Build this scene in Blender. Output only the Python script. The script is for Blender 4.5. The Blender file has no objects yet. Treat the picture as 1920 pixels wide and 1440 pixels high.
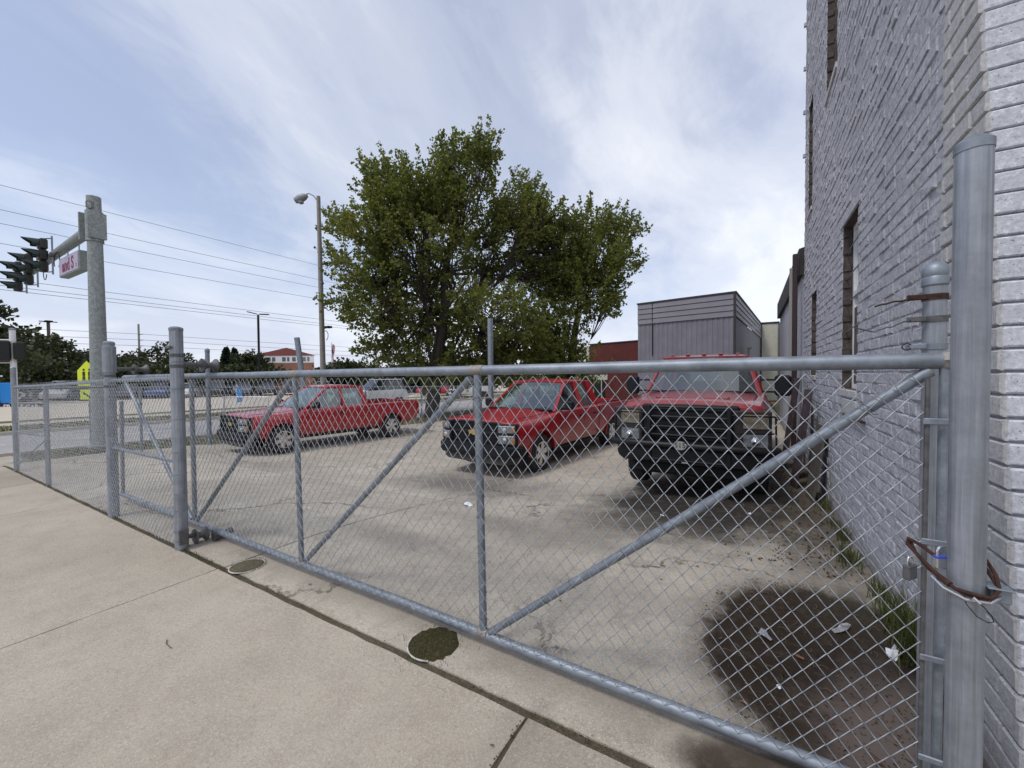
import bpy, bmesh, math, random
import numpy as np
from mathutils import Vector, Matrix
R_ = math.radians
random.seed(11)
S = bpy.context.scene
COL = S.collection
# ------------------------------------------------------------------ camera
F_PX = 760.0; CAM_H = 1.6
yaw, pit, rol = R_(30.5), math.atan(18/760), R_(0.46)
f0 = Vector((-math.sin(yaw), math.cos(yaw), 0)); r0 = Vector((math.cos(yaw), math.sin(yaw), 0)); u0 = Vector((0, 0, 1))
fw = f0*math.cos(pit)-u0*math.sin(pit); up = u0*math.cos(pit)+f0*math.sin(pit)
rt = r0*math.cos(rol)-up*math.sin(rol); up = up*math.cos(rol)+r0*math.sin(rol)
cam = bpy.data.cameras.new('camera'); co = bpy.data.objects.new('camera', cam); COL.objects.link(co)
m = Matrix((rt, up, -fw)).transposed().to_4x4(); m.translation = Vector((0, 0, CAM_H)); co.matrix_world = m
cam.sensor_width = 36; cam.lens = 36*F_PX/1920; cam.clip_start = .05; cam.clip_end = 3000
S.camera = co
# ------------------------------------------------------------------ view, sky, sun
S.view_settings.view_transform = 'Standard'; S.view_settings.look = 'None'
S.view_settings.exposure = 0.36; S.view_settings.gamma = 1; S.view_settings.use_curve_mapping = False
SUN_EL, SUN_AZ = R_(56), R_(205)        # azimuth clockwise from +Y
W = bpy.data.worlds.new('World'); S.world = W; W.use_nodes = True
def N(nt, t, **k):
    n = nt.nodes.new(t)
    for a, b in k.items():
        if a == 'i':
            for kk, v in b.items(): n.inputs[kk].default_value = v
        else: setattr(n, a, b)
    return n
def ramp(nt, pts, src=None, interp='LINEAR'):
    r = nt.nodes.new('ShaderNodeValToRGB'); r.color_ramp.interpolation = interp
    e = r.color_ramp.elements
    while len(e) < len(pts): e.new(.5)
    for el, (p, c) in zip(e, pts):
        el.position = p; el.color = (c, c, c, 1) if not hasattr(c, '__len__') else (*c, 1)
    if src is not None: nt.links.new(src, r.inputs[0])
    return r.outputs[0]
def math_(nt, op, a, b=None, clamp=False):
    n = nt.nodes.new('ShaderNodeMath'); n.operation = op; n.use_clamp = clamp
    for i, v in enumerate((a, b)):
        if v is None: continue
        if isinstance(v, (int, float)): n.inputs[i].default_value = v
        else: nt.links.new(v, n.inputs[i])
    return n.outputs[0]
def mixc(nt, fac, a, b, mode='MIX'):
    n = nt.nodes.new('ShaderNodeMix'); n.data_type = 'RGBA'; n.blend_type = mode
    for ix, v in ((0, fac), (6, a), (7, b)):
        s = n.inputs[ix]
        if isinstance(v, (int, float)): s.default_value = v if ix == 0 else (v, v, v, 1)
        elif isinstance(v, tuple): s.default_value = (*v, 1)
        else: nt.links.new(v, s)
    return n.outputs[2]
nt = W.node_tree; nt.nodes.clear()
sky = N(nt, 'ShaderNodeTexSky', sky_type='NISHITA', sun_disc=False, sun_elevation=SUN_EL, sun_rotation=SUN_AZ, altitude=200, air_density=1.0, dust_density=1.2, ozone_density=1.3)
tc = N(nt, 'ShaderNodeTexCoord'); sep = N(nt, 'ShaderNodeSeparateXYZ'); nt.links.new(tc.outputs['Generated'], sep.inputs[0])
zz = math_(nt, 'MAXIMUM', sep.outputs[2], 0.0); den = math_(nt, 'ADD', zz, .30)
cmb = N(nt, 'ShaderNodeCombineXYZ')
nt.links.new(math_(nt, 'DIVIDE', sep.outputs[0], den), cmb.inputs[0]); nt.links.new(math_(nt, 'DIVIDE', sep.outputs[1], den), cmb.inputs[1])
def cloud(scale, rot, sc, detail, rough, dist, off=(0, 0, 0)):
    mp = N(nt, 'ShaderNodeMapping'); mp.inputs['Rotation'].default_value = (0, 0, R_(rot)); mp.inputs['Scale'].default_value = sc; mp.inputs['Location'].default_value = off
    nt.links.new(cmb.outputs[0], mp.inputs[0])
    n = N(nt, 'ShaderNodeTexNoise', i={'Scale': scale, 'Detail': detail, 'Roughness': rough, 'Distortion': dist}); nt.links.new(mp.outputs[0], n.inputs[0])
    return n.outputs[0]
c1 = cloud(1.5, 35, (1, .72, 1), 8, .58, .5, (3.1, 1.7, 0))
c2 = cloud(7.5, 62, (1, .55, 1), 9, .66, .8, (0.3, 4, 0))
c3 = cloud(.5, 20, (1, .8, 1), 3, .5, .2, (1.3, .4, 0))
cm = math_(nt, 'ADD', math_(nt, 'MULTIPLY', c1, .52), math_(nt, 'ADD', math_(nt, 'MULTIPLY', c2, .22), math_(nt, 'MULTIPLY', c3, .34)))
# thicker veil towards +X (the side the front comes from)
side = math_(nt, 'MULTIPLY', math_(nt, 'ADD', sep.outputs[0], math_(nt, 'MULTIPLY', sep.outputs[1], .25)), .20)
cover = ramp(nt, ((.38, 0.38), (.50, .56), (.62, .76), (.80, .94)), math_(nt, 'ADD', math_(nt, 'ADD', cm, side), .055), 'EASE')
hz = ramp(nt, ((0.0, .97), (.10, .85), (.22, .5), (.42, 0.0)), zz)
cover = math_(nt, 'MAXIMUM', cover, hz)
shade = ramp(nt, ((.36, (6.6, 7.05, 8.5)), (.62, (9.4, 9.6, 10.1))), math_(nt, 'ADD', c1, math_(nt, 'MULTIPLY', side, .35)))
skyb = mixc(nt, 1.0, sky.outputs[0], (1.38, 1.36, 1.42), 'MULTIPLY')
skc = mixc(nt, cover, skyb, shade)
bg = N(nt, 'ShaderNodeBackground', i={'Strength': .085}); nt.links.new(skc, bg.inputs[0])
wo = N(nt, 'ShaderNodeOutputWorld'); nt.links.new(bg.outputs[0], wo.inputs[0])
sl = bpy.data.lights.new('sun', 'SUN'); sl.energy = 1.35; sl.angle = R_(12); sl.color = (1, .95, .88)
so = bpy.data.objects.new('sun', sl); COL.objects.link(so)
sd = Vector((math.sin(SUN_AZ)*math.cos(SUN_EL), math.cos(SUN_AZ)*math.cos(SUN_EL), math.sin(SUN_EL)))
so.rotation_euler = sd.to_track_quat('Z', 'Y').to_euler()

# ------------------------------------------------------------------ helpers
class MB:
    def __init__(s): s.v = []; s.f = []; s.m = []
    def add(s, vs, fs, mi=0):
        b = len(s.v); s.v += [tuple(map(float, p)) for p in vs]; s.f += [tuple(b+i for i in f) for f in fs]; s.m += [mi]*len(fs); return s
    def box(s, x0, x1, y0, y1, z0, z1, M=None, mi=0):
        vs = [Vector((x, y, z)) for z in (z0, z1) for y in (y0, y1) for x in (x0, x1)]
        if M is not None: vs = [M @ v for v in vs]
        return s.add(vs, [(0, 2, 3, 1), (4, 5, 7, 6), (0, 1, 5, 4), (2, 6, 7, 3), (1, 3, 7, 5), (0, 4, 6, 2)], mi)
    def bbox(s, x0, x1, y0, y1, z0, z1, b=.01, M=None, mi=0):   # box with chamfered edges
        bm = bmesh.new(); bmesh.ops.create_cube(bm, size=1)
        for v in bm.verts: v.co = Vector(((x0+x1)/2+v.co.x*(x1-x0), (y0+y1)/2+v.co.y*(y1-y0), (z0+z1)/2+v.co.z*(z1-z0)))
        bmesh.ops.bevel(bm, geom=bm.edges[:], offset=b, segments=1, affect='EDGES')
        bm.verts.index_update()
        vs = [(M @ v.co if M is not None else v.co.copy()) for v in bm.verts]; s.add(vs, [[v.index for v in f.verts] for f in bm.faces], mi); bm.free(); return s
    def tube(s, pts, r, n=10, caps=True, mi=0, closed=False):
        pts = [Vector(p) for p in pts]; k = len(pts); rr = r if hasattr(r, '__len__') else [r]*k
        vs = []; prev = None
        for i, p in enumerate(pts):
            if closed: d = pts[(i+1) % k]-pts[i-1]
            else: d = pts[min(i+1, k-1)]-pts[max(i-1, 0)]
            d.normalize()
            if prev is None: a = Vector((0, 0, 1)).cross(d); a = Vector((1, 0, 0)).cross(d) if a.length < .1 else a
            else: a = prev-d*prev.dot(d)
            a.normalize(); b = d.cross(a); prev = a
            for j in range(n):
                t = 2*math.pi*j/n; vs.append(p+(a*math.cos(t)+b*math.sin(t))*rr[i])
        fs = [(i*n+j, i*n+(j+1) % n, (i+1)*n+(j+1) % n, (i+1)*n+j) for i in range(k-1) for j in range(n)]
        if closed: fs += [((k-1)*n+j, (k-1)*n+(j+1) % n, (j+1) % n, j) for j in range(n)]
        elif caps: fs += [tuple(range(n))[::-1], tuple((k-1)*n+j for j in range(n))]
        return s.add(vs, fs, mi)
    def lathe(s, prof, o=(0, 0, 0), axis='Z', n=20, mi=0, M=None, ring=False):      # prof: (radius, along)
        if ring: prof = list(prof)+[prof[0]]
        vs = []; o = Vector(o)
        for r, h in prof:
            for j in range(n):
                t = 2*math.pi*j/n; a, b = r*math.cos(t), r*math.sin(t)
                v = {'Z': Vector((a, b, h)), 'Y': Vector((b, h, a)), 'X': Vector((h, a, b))}[axis]
                vs.append((M @ v if M is not None else v)+o)
        k = len(prof)
        fs = [(i*n+j, i*n+(j+1) % n, (i+1)*n+(j+1) % n, (i+1)*n+j) for i in range(k-1) for j in range(n)]
        if not ring and prof[0][0] > 1e-4: fs.append(tuple(range(n))[::-1])
        if not ring and prof[-1][0] > 1e-4: fs.append(tuple((k-1)*n+j for j in range(n)))
        return s.add(vs, fs, mi)
    def quad(s, a, b, c, d, mi=0): return s.add([a, b, c, d], [(0, 1, 2, 3)], mi)
    def prism(s, poly, axis, a, b, M=None, mi=0):   # polygon in the plane normal to axis, extruded a..b
        def P(u, v, w):
            p = {'X': Vector((w, u, v)), 'Y': Vector((u, w, v)), 'Z': Vector((u, v, w))}[axis]
            return M @ p if M is not None else p
        n = len(poly); vs = [P(u, v, a) for u, v in poly]+[P(u, v, b) for u, v in poly]
        return s.add(vs, [tuple(range(n))[::-1], tuple(range(n, 2*n))]+[(i, (i+1) % n, n+(i+1) % n, n+i) for i in range(n)], mi)
    def mesh(s, name, mat, smooth=True, ang=35, origin=None):
        me = bpy.data.meshes.new(name)
        v = s.v if origin is None else [(p[0]-origin[0], p[1]-origin[1], p[2]-origin[2]) for p in s.v]
        me.from_pydata(v, [], s.f)
        for mm in (mat if isinstance(mat, (list, tuple)) else [mat]): me.materials.append(mm)
        if any(s.m): me.polygons.foreach_set('material_index', s.m)
        bm = bmesh.new(); bm.from_mesh(me); bmesh.ops.recalc_face_normals(bm, faces=bm.faces[:]); bm.to_mesh(me); bm.free()
        if smooth: me.shade_smooth(); me.set_sharp_from_angle(angle=R_(ang))
        return me
ORG = {}
def link(name, me, parent=None):
    o = bpy.data.objects.new(name, me); COL.objects.link(o)
    if parent is not None: o.parent = parent; ORG[o.name] = ORG.get(parent.name, (0, 0, 0))
    return o
def part(name, mb, mat, parent, smooth=True, ang=35, label=None, stuff=False):
    """part of a thing; coordinates given in world space (things that are not rotated) or thing space"""
    o = link(name, mb.mesh(name, mat, smooth, ang, ORG.get(parent.name)), parent)
    if label: o['label'] = label
    if stuff: o['kind'] = 'stuff'
    return o
def thing(name, label, cat, loc=(0, 0, 0), rz=0, group=None, local=False):
    o = bpy.data.objects.new(name, None); COL.objects.link(o); o.location = loc; o.rotation_euler = (0, 0, rz); o.empty_display_size = .1
    o['label'] = label; o['category'] = cat
    if group: o['group'] = group
    ORG[o.name] = (0, 0, 0) if local else tuple(loc)
    return o
def solo(name, mb, mat, label, cat, loc=(0, 0, 0), smooth=True, group=None, ang=35, stuff=False):
    o = link(name, mb.mesh(name, mat, smooth, ang, loc)); o.location = loc; o['label'] = label; o['category'] = cat
    if group: o['group'] = group
    if stuff: o['kind'] = 'stuff'
    ORG[o.name] = tuple(loc)
    return o
def struct(name, me):
    o = link(name, me); o['kind'] = 'structure'; return o
def kids(o): return [c for c in bpy.data.objects if c.parent == o]
def copy_tree(o, parent=None):
    c = o.copy(); COL.objects.link(c); c.parent = parent
    for ch in kids(o): copy_tree(ch, c)
    return c

# ------------------------------------------------------------------ materials
MATS = {}
def mat(name, col, rough=.6, metal=0.0, noise=0.0, nscale=8.0, bump=0.0, bscale=60.0, coat=0.0, spec=None, dirt=None, emis=None, trans=0.0, alpha=1.0):
    if name in MATS: return MATS[name]
    mt = bpy.data.materials.new(name); mt.use_nodes = True; nt = mt.node_tree; b = nt.nodes['Principled BSDF']
    b.inputs['Base Color'].default_value = (*col, 1); b.inputs['Roughness'].default_value = rough; b.inputs['Metallic'].default_value = metal
    if coat: b.inputs['Coat Weight'].default_value = coat; b.inputs['Coat Roughness'].default_value = .12
    if spec is not None: b.inputs['Specular IOR Level'].default_value = spec
    if trans: b.inputs['Transmission Weight'].default_value = trans
    if alpha < 1: b.inputs['Alpha'].default_value = alpha
    g = N(nt, 'ShaderNodeNewGeometry')
    if noise:
        n = N(nt, 'ShaderNodeTexNoise', i={'Scale': nscale, 'Detail': 6, 'Roughness': .6}); nt.links.new(g.outputs['Position'], n.inputs[0])
        c = mixc(nt, ramp(nt, ((.3, 0), (.7, 1)), n.outputs[0]), tuple(x*(1-noise) for x in col), tuple(min(1, x*(1+noise)) for x in col))
        if dirt:
            n3 = N(nt, 'ShaderNodeTexNoise', i={'Scale': nscale*.35, 'Detail': 8, 'Roughness': .7}); nt.links.new(g.outputs['Position'], n3.inputs[0])
            c = mixc(nt, ramp(nt, ((.5, 0), (.68, dirt[1])), n3.outputs[0]), c, dirt[0])
        nt.links.new(c, b.inputs['Base Color'])
        rr = math_(nt, 'ADD', math_(nt, 'MULTIPLY', n.outputs[0], .25), rough-.12); nt.links.new(rr, b.inputs['Roughness'])
    if bump:
        n2 = N(nt, 'ShaderNodeTexNoise', i={'Scale': bscale, 'Detail': 5, 'Roughness': .6}); nt.links.new(g.outputs['Position'], n2.inputs[0])
        bp = N(nt, 'ShaderNodeBump', i={'Strength': bump, 'Distance': .01}); nt.links.new(n2.outputs[0], bp.inputs['Height']); nt.links.new(bp.outputs[0], b.inputs['Normal'])
    MATS[name] = mt; return mt
def galv(name, col, streak=False, rough=.42, metal=.75, calm=1.0):
    mt = bpy.data.materials.new(name); mt.use_nodes = True; nt = mt.node_tree; b = nt.nodes['Principled BSDF']
    g = N(nt, 'ShaderNodeNewGeometry')
    n = N(nt, 'ShaderNodeTexNoise', i={'Scale': 9, 'Detail': 7, 'Roughness': .65}); nt.links.new(g.outputs['Position'], n.inputs[0])
    mp = N(nt, 'ShaderNodeMapping'); mp.inputs['Scale'].default_value = (60, 60, 1.2) if streak else (22, 22, 22); nt.links.new(g.outputs['Position'], mp.inputs[0])
    n2 = N(nt, 'ShaderNodeTexNoise', i={'Scale': 1, 'Detail': 5, 'Roughness': .7}); nt.links.new(mp.outputs[0], n2.inputs[0])
    c = mixc(nt, ramp(nt, ((.35, 0), (.65, 1)), n.outputs[0]), tuple(x*.82 for x in col), tuple(x*1.15 for x in col))
    c = mixc(nt, ramp(nt, ((.50, 0), (.68, .6*calm)), n2.outputs[0]), c, tuple(min(1, x*1.8) for x in col))
    c = mixc(nt, ramp(nt, ((.34, .55*calm), (.47, 0)), n2.outputs[0]), c, tuple(x*.5 for x in col))
    v = N(nt, 'ShaderNodeTexNoise', i={'Scale': 3.1, 'Detail': 9, 'Roughness': .75}); nt.links.new(g.outputs['Position'], v.inputs[0])
    c = mixc(nt, ramp(nt, ((.60, 0), (.74, .5*calm)), v.outputs[0]), c, (.16, .145, .12))
    nt.links.new(c, b.inputs['Base Color']); b.inputs['Metallic'].default_value = metal
    nt.links.new(math_(nt, 'ADD', math_(nt, 'MULTIPLY', n2.outputs[0], .3), rough-.12), b.inputs['Roughness'])
    bp = N(nt, 'ShaderNodeBump', i={'Strength': .25, 'Distance': .002}); nt.links.new(n2.outputs[0], bp.inputs['Height']); nt.links.new(bp.outputs[0], b.inputs['Normal'])
    MATS[name] = mt; return mt
M_GALV = galv('galvanised_steel', (.235, .265, .305), rough=.5, metal=.55, calm=.45)
M_POST = galv('galvanised_steel_streaked', (.27, .29, .325), True, rough=.5, metal=.55, calm=.8)
M_WIRE = galv('galvanised_wire', (.36, .385, .42), rough=.5, metal=.6)
M_MAST = galv('mast_steel', (.25, .275, .275), rough=.6, metal=.35)
M_CAST = mat('cast_metal', (.13, .13, .135), .6, .5, .3, 30, .3)
M_RUST = mat('rusty_steel', (.050, .022, .016), .85, .2, .6, 60, .6)
M_BLK = mat('black_plastic', (.010, .0115, .015), .62, 0, .25, 12, .1, spec=.25)
M_BLK2 = mat('black_paint', (.008, .008, .010), .45, spec=.3)
M_DARK = mat('dark_void', (.006, .006, .007), .9)
M_WHITE = mat('white_paint', (.72, .73, .74), .6, 0, .08, 10)
M_CHR = mat('polished_metal', (.62, .63, .65), .22, .95)
M_RUB = mat('tyre_rubber', (.022, .022, .024), .85, 0, .3, 20)
M_CREAM = mat('cream_painted_metal', (.46, .45, .38), .6, 0, .1, 6)
# ------------------------------------------------------------------ ground
def sm(t): t = max(0., min(1., t)); return t*t*(3-2*t)
def zg(x, y):
    sx = float(np.interp(-x, (0, .7, 4.2, 9), (.16, .25, .68, 1)))
    return -.55*sx*max(sm((y-2.1)/4.4), sm((-x-11.5)/4))
def gmat(name, c1, c2, fine=220, spots=(), blot=.35, blotc=(.16, .14, .12), speck=.5, bump=.35, cracks=False):
    mt = bpy.data.materials.new(name); mt.use_nodes = True; nt = mt.node_tree; b = nt.nodes['Principled BSDF']
    g = N(nt, 'ShaderNodeNewGeometry'); P = g.outputs['Position']
    def no(scale, det=6, ro=.6, dist=0.):
        n = N(nt, 'ShaderNodeTexNoise', i={'Scale': scale, 'Detail': det, 'Roughness': ro, 'Distortion': dist}); nt.links.new(P, n.inputs[0]); return n.outputs[0]
    big = no(.55, 8, .62, .3); mid = no(5, 8, .7); fin = no(fine, 3, .7); fi2 = no(fine*.36, 4, .8)
    c = mixc(nt, ramp(nt, ((.3, 0), (.7, 1)), big), c1, c2)
    c = mixc(nt, ramp(nt, ((.50, 0), (.74, blot)), mid), c, blotc)
    c = mixc(nt, ramp(nt, ((.44, 0), (.72, blot*.9)), no(1.7, 9, .72, .8)), c, tuple(x*.55 for x in c1))
    c = mixc(nt, ramp(nt, ((.34, speck), (.46, 0)), fin), c, tuple(x*.45 for x in c1))
    c = mixc(nt, ramp(nt, ((.60, 0), (.72, speck)), no(fine*.8, 2, .5)), c, tuple(min(1, x*1.45+.04) for x in c2))
    c = mixc(nt, ramp(nt, ((.33, speck), (.45, 0)), fi2), c, tuple(x*.5 for x in c1))
    c = mixc(nt, ramp(nt, ((.57, 0), (.68, speck)), fi2), c, tuple(min(1, x*1.35+.03) for x in c2))
    fi3 = no(38, 5, .75); c = mixc(nt, ramp(nt, ((.34, speck*.55), (.46, 0)), fi3), c, tuple(x*.62 for x in c1)); c = mixc(nt, ramp(nt, ((.56, 0), (.68, speck*.5)), fi3), c, tuple(min(1, x*1.2+.02) for x in c2))
    vo = N(nt, 'ShaderNodeTexVoronoi', i={'Scale': fine*.45}); nt.links.new(P, vo.inputs[0])
    c = mixc(nt, ramp(nt, ((.10, .5*speck), (.2, 0)), vo.outputs['Distance']), c, tuple(x*.5 for x in c1))
    gum = N(nt, 'ShaderNodeTexVoronoi', i={'Scale': 2.1}); nt.links.new(P, gum.inputs[0])
    c = mixc(nt, ramp(nt, ((.012, .6), (.028, 0)), gum.outputs['Distance']), c, tuple(x*.25 for x in c1))
    if cracks:
        wp = N(nt, 'ShaderNodeTexNoise', i={'Scale': 1.3, 'Detail': 6, 'Roughness': .7}); nt.links.new(P, wp.inputs[0])
        ad = N(nt, 'ShaderNodeVectorMath', operation='ADD'); nt.links.new(P, ad.inputs[0]); nt.links.new(wp.outputs['Color'], ad.inputs[1])
        ve = N(nt, 'ShaderNodeTexVoronoi', feature='DISTANCE_TO_EDGE', i={'Scale': .42}); nt.links.new(ad.outputs[0], ve.inputs[0])
        cr = math_(nt, 'MULTIPLY', ramp(nt, ((.003, .85), (.011, 0)), ve.outputs['Distance']), ramp(nt, ((.48, 0), (.55, 1)), big))
        c = mixc(nt, cr, c, (.07, .058, .045))
    rough = None; sepn = N(nt, 'ShaderNodeSeparateXYZ'); nt.links.new(P, sepn.inputs[0])
    wob = no(2.2, 8, .7); wob2 = no(9, 6, .7)
    for (cx, cy, rx, ry, soft, amt, colr, *wf) in spots:
        wf = wf[0] if wf else 1.0
        dx = math_(nt, 'DIVIDE', math_(nt, 'SUBTRACT', sepn.outputs[0], cx), rx); dy = math_(nt, 'DIVIDE', math_(nt, 'SUBTRACT', sepn.outputs[1], cy), ry)
        d = math_(nt, 'SQRT', math_(nt, 'ADD', math_(nt, 'MULTIPLY', dx, dx), math_(nt, 'MULTIPLY', dy, dy)))
        d = math_(nt, 'ADD', d, math_(nt, 'ADD', math_(nt, 'MULTIPLY', math_(nt, 'SUBTRACT', wob, .5), 1.1*wf), math_(nt, 'MULTIPLY', math_(nt, 'SUBTRACT', wob2, .5), .5*wf)))
        f = ramp(nt, ((max(0, (1-soft)/2), amt), (.5+soft*.25, 0)), math_(nt, 'MULTIPLY', d, .5), 'EASE')
        f = math_(nt, 'MULTIPLY', f, ramp(nt, ((.25, .82), (.5, 1)), wob2))
        c = mixc(nt, f, c, colr)
    oi = N(nt, 'ShaderNodeObjectInfo'); c = mixc(nt, 1.0, c, ramp(nt, ((0, .88), (1, 1.06)), oi.outputs['Random']), 'MULTIPLY')
    nt.links.new(c, b.inputs['Base Color']); b.inputs['Roughness'].default_value = .9; b.inputs['Specular IOR Level'].default_value = .15
    h = math_(nt, 'ADD', fin, math_(nt, 'MULTIPLY', mid, 1.2))
    bp = N(nt, 'ShaderNodeBump', i={'Strength': bump, 'Distance': .006}); nt.links.new(h, bp.inputs['Height']); nt.links.new(bp.outputs[0], b.inputs['Normal'])
    MATS[name] = mt; return mt
M_WALK = gmat('sidewalk_concrete', (.35, .308, .248), (.465, .415, .345), 200, blot=.34, blotc=(.25, .21, .16), speck=.6, spots=[
    (-.9, 1.5, .12, .3, .5, .35, (.26, .23, .19))])
M_LOT = gmat('yard_concrete', (.37, .332, .275), (.55, .50, .42), 170, blot=.5, blotc=(.15, .13, .11), speck=.5, cracks=True, spots=[
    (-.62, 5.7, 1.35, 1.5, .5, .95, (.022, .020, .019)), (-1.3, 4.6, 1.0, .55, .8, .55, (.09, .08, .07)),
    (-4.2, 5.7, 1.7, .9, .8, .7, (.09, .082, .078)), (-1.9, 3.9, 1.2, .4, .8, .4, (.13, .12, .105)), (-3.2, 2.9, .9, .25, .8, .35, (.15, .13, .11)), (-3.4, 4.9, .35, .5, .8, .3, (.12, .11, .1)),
    (.36, 2.85, .74, 1.06, .30, .60, (.10, .08, .065), .25), (.38, 2.83, .64, .92, .16, .96, (.024, .015, .010), .5), (.66, 2.30, .42, .55, .5, .85, (.15, .122, .108)),
    (.30, 1.80, .62, .20, .25, .95, (.035, .024, .014), .5), (-1.8, 1.95, 3.4, .16, .9, .32, (.19, .16, .135)),
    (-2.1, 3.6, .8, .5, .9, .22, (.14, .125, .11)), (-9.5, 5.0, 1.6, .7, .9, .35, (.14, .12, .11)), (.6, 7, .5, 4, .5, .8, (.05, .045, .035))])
M_SOIL = gmat('joint_soil', (.05, .038, .025), (.085, .065, .04), 120, blot=.6, blotc=(.03, .04, .012), speck=.5, bump=.9)
M_JOINT = gmat('joint_fill', (.085, .070, .050), (.13, .108, .078), 120, blot=.6, blotc=(.05, .06, .02), speck=.5, bump=.9)
M_ROAD = gmat('road_concrete', (.36, .35, .345), (.44, .43, .42), 60, blot=.15, speck=.2)
M_FARLOT = gmat('far_lot_concrete', (.50, .45, .37), (.56, .50, .42), 30, blot=.12, speck=.15)
M_GRASS = gmat('grass_ground', (.085, .095, .03), (.16, .14, .07), 60, blot=.5, blotc=(.20, .16, .09), speck=.5, bump=1)
M_DRY = gmat('dry_verge', (.22, .18, .11), (.16, .15, .07), 60, blot=.5, blotc=(.10, .10, .035), speck=.5, bump=1)
M_CURB = gmat('kerb_concrete', (.42, .39, .34), (.48, .45, .40), 90, blot=.3, speck=.3)
M_MOSS = gmat('moss', (.032, .028, .014), (.062, .055, .022), 150, blot=.5, blotc=(.045, .03, .015), speck=.7, bump=1.0)

def sheet(name, q, nx, ny, dz, mt, kind='structure', parent=None, thick=0., wob=0., zf=None):
    """q: four corners (x,y) counter-clockwise; follows the ground shape"""
    zf = zf or zg; b = MB(); vs = []
    for j in range(ny+1):
        for i in range(nx+1):
            u, v = i/nx, j/ny
            x = (1-v)*((1-u)*q[0][0]+u*q[1][0])+v*((1-u)*q[3][0]+u*q[2][0]); y = (1-v)*((1-u)*q[0][1]+u*q[1][1])+v*((1-u)*q[3][1]+u*q[2][1])
            if wob and (i in (0, nx) or j in (0, ny)):
                x += random.uniform(-wob, wob); y += random.uniform(-wob, wob)
            vs.append((x, y, zf(x, y)+dz))
    w = nx+1; fs = [(j*w+i, j*w+i+1, (j+1)*w+i+1, (j+1)*w+i) for j in range(ny) for i in range(nx)]
    if thick:
        ring = [i for i in range(nx+1)]+[j*w+nx for j in range(1, ny+1)]+[ny*w+i for i in range(nx-1, -1, -1)]+[j*w for j in range(ny-1, 0, -1)]
        n0 = len(vs)
        # chamfer: lower the rim a little and push a skirt down
        for k in ring: vs.append((vs[k][0], vs[k][1], vs[k][2]-thick))
        L = len(ring); fs += [(ring[i], n0+i, n0+(i+1) % L, ring[(i+1) % L]) for i in range(L)]
        for k in ring: vs[k] = (vs[k][0], vs[k][1], vs[k][2]-.004)
    b.add(vs, fs); me = b.mesh(name, mt, True, 40); o = link(name, me, parent)
    if kind: o['kind'] = kind
    return o
def setpiece(name):
    o = bpy.data.objects.new(name, None); COL.objects.link(o); o['kind'] = 'structure'; return o
# terrain: one sheet to the horizon
xs = [-900, -400, -200, -120, -80, -60]+[-50+i*1.5 for i in range(38)]+[8, 12, 20, 40, 80, 200, 600]
ys = [-300, -100, -40, -15, -8, -4, -2]+[-1+i*.7 for i in range(24)]+[17, 20, 25, 32, 45, 70, 120, 250, 500, 1200]
b = MB(); b.add([(x, y, zg(x, y)-.10) for y in ys for x in xs], [(j*len(xs)+i, j*len(xs)+i+1, (j+1)*len(xs)+i+1, (j+1)*len(xs)+i) for j in range(len(ys)-1) for i in range(len(xs)-1)])
struct('ground', b.mesh('ground', M_GRASS))
sheet('joint_bed', [(-13, -6), (6, -6), (6, 4.6), (-13, 4.6)], 40, 26, -.013, M_JOINT)
# sidewalk slabs
walk = setpiece('sidewalk')
xb = [6, 2.1, -.9, -3.83, -5.68-1.85, -9.42, -11.3, -12.7]; yb = [-5.6, -2.0, 1.632]
for i in range(len(xb)-1):
    for j in range(len(yb)-1):
        g = .0045; gl = .016 if xb[i+1] == -.9 else g
        q = [(xb[i+1]+gl, yb[j]+.006), (xb[i]-g, yb[j]+.006), (xb[i]-g, yb[j+1]-.004), (xb[i+1]+gl, yb[j+1]-.004)]
        sheet('concrete_slab', q, 24, 24, 0, M_WALK, None, walk, .05, .0045)
# yard slabs
yard = setpiece('parking_yard')
def xl(y): return -14.9+.29*(y-6)
xb = [.87, -3.8, -7.55, -11.2, None]; yb = [1.672, 4.45, 8.2, 12.0, 16.0, 20.5, 28]
for i in range(len(xb)-1):
    for j in range(len(yb)-1):
        y0, y1 = yb[j], yb[j+1]; a0 = xl(y0) if xb[i+1] is None else xb[i+1]; a1 = xl(y1) if xb[i+1] is None else xb[i+1]
        if a1 > xb[i]-.3: a1 = xb[i]-.3
        if a0 > xb[i]-.3: continue
        g = .009; st = 0
        q = [(a0+g, y0+g*.6+st*0), (xb[i]-g, y0+g*.6), (xb[i]-g, y1-g), (a1+g, y1-g)]
        sheet('concrete_slab', q, 50, 24, 0, M_LOT, None, yard, .07, .005)
sheet('joint_bed', [(-16, 4.6), (1, 4.6), (1, 28), (-9, 28)], 20, 30, -.02, M_SOIL)
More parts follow.
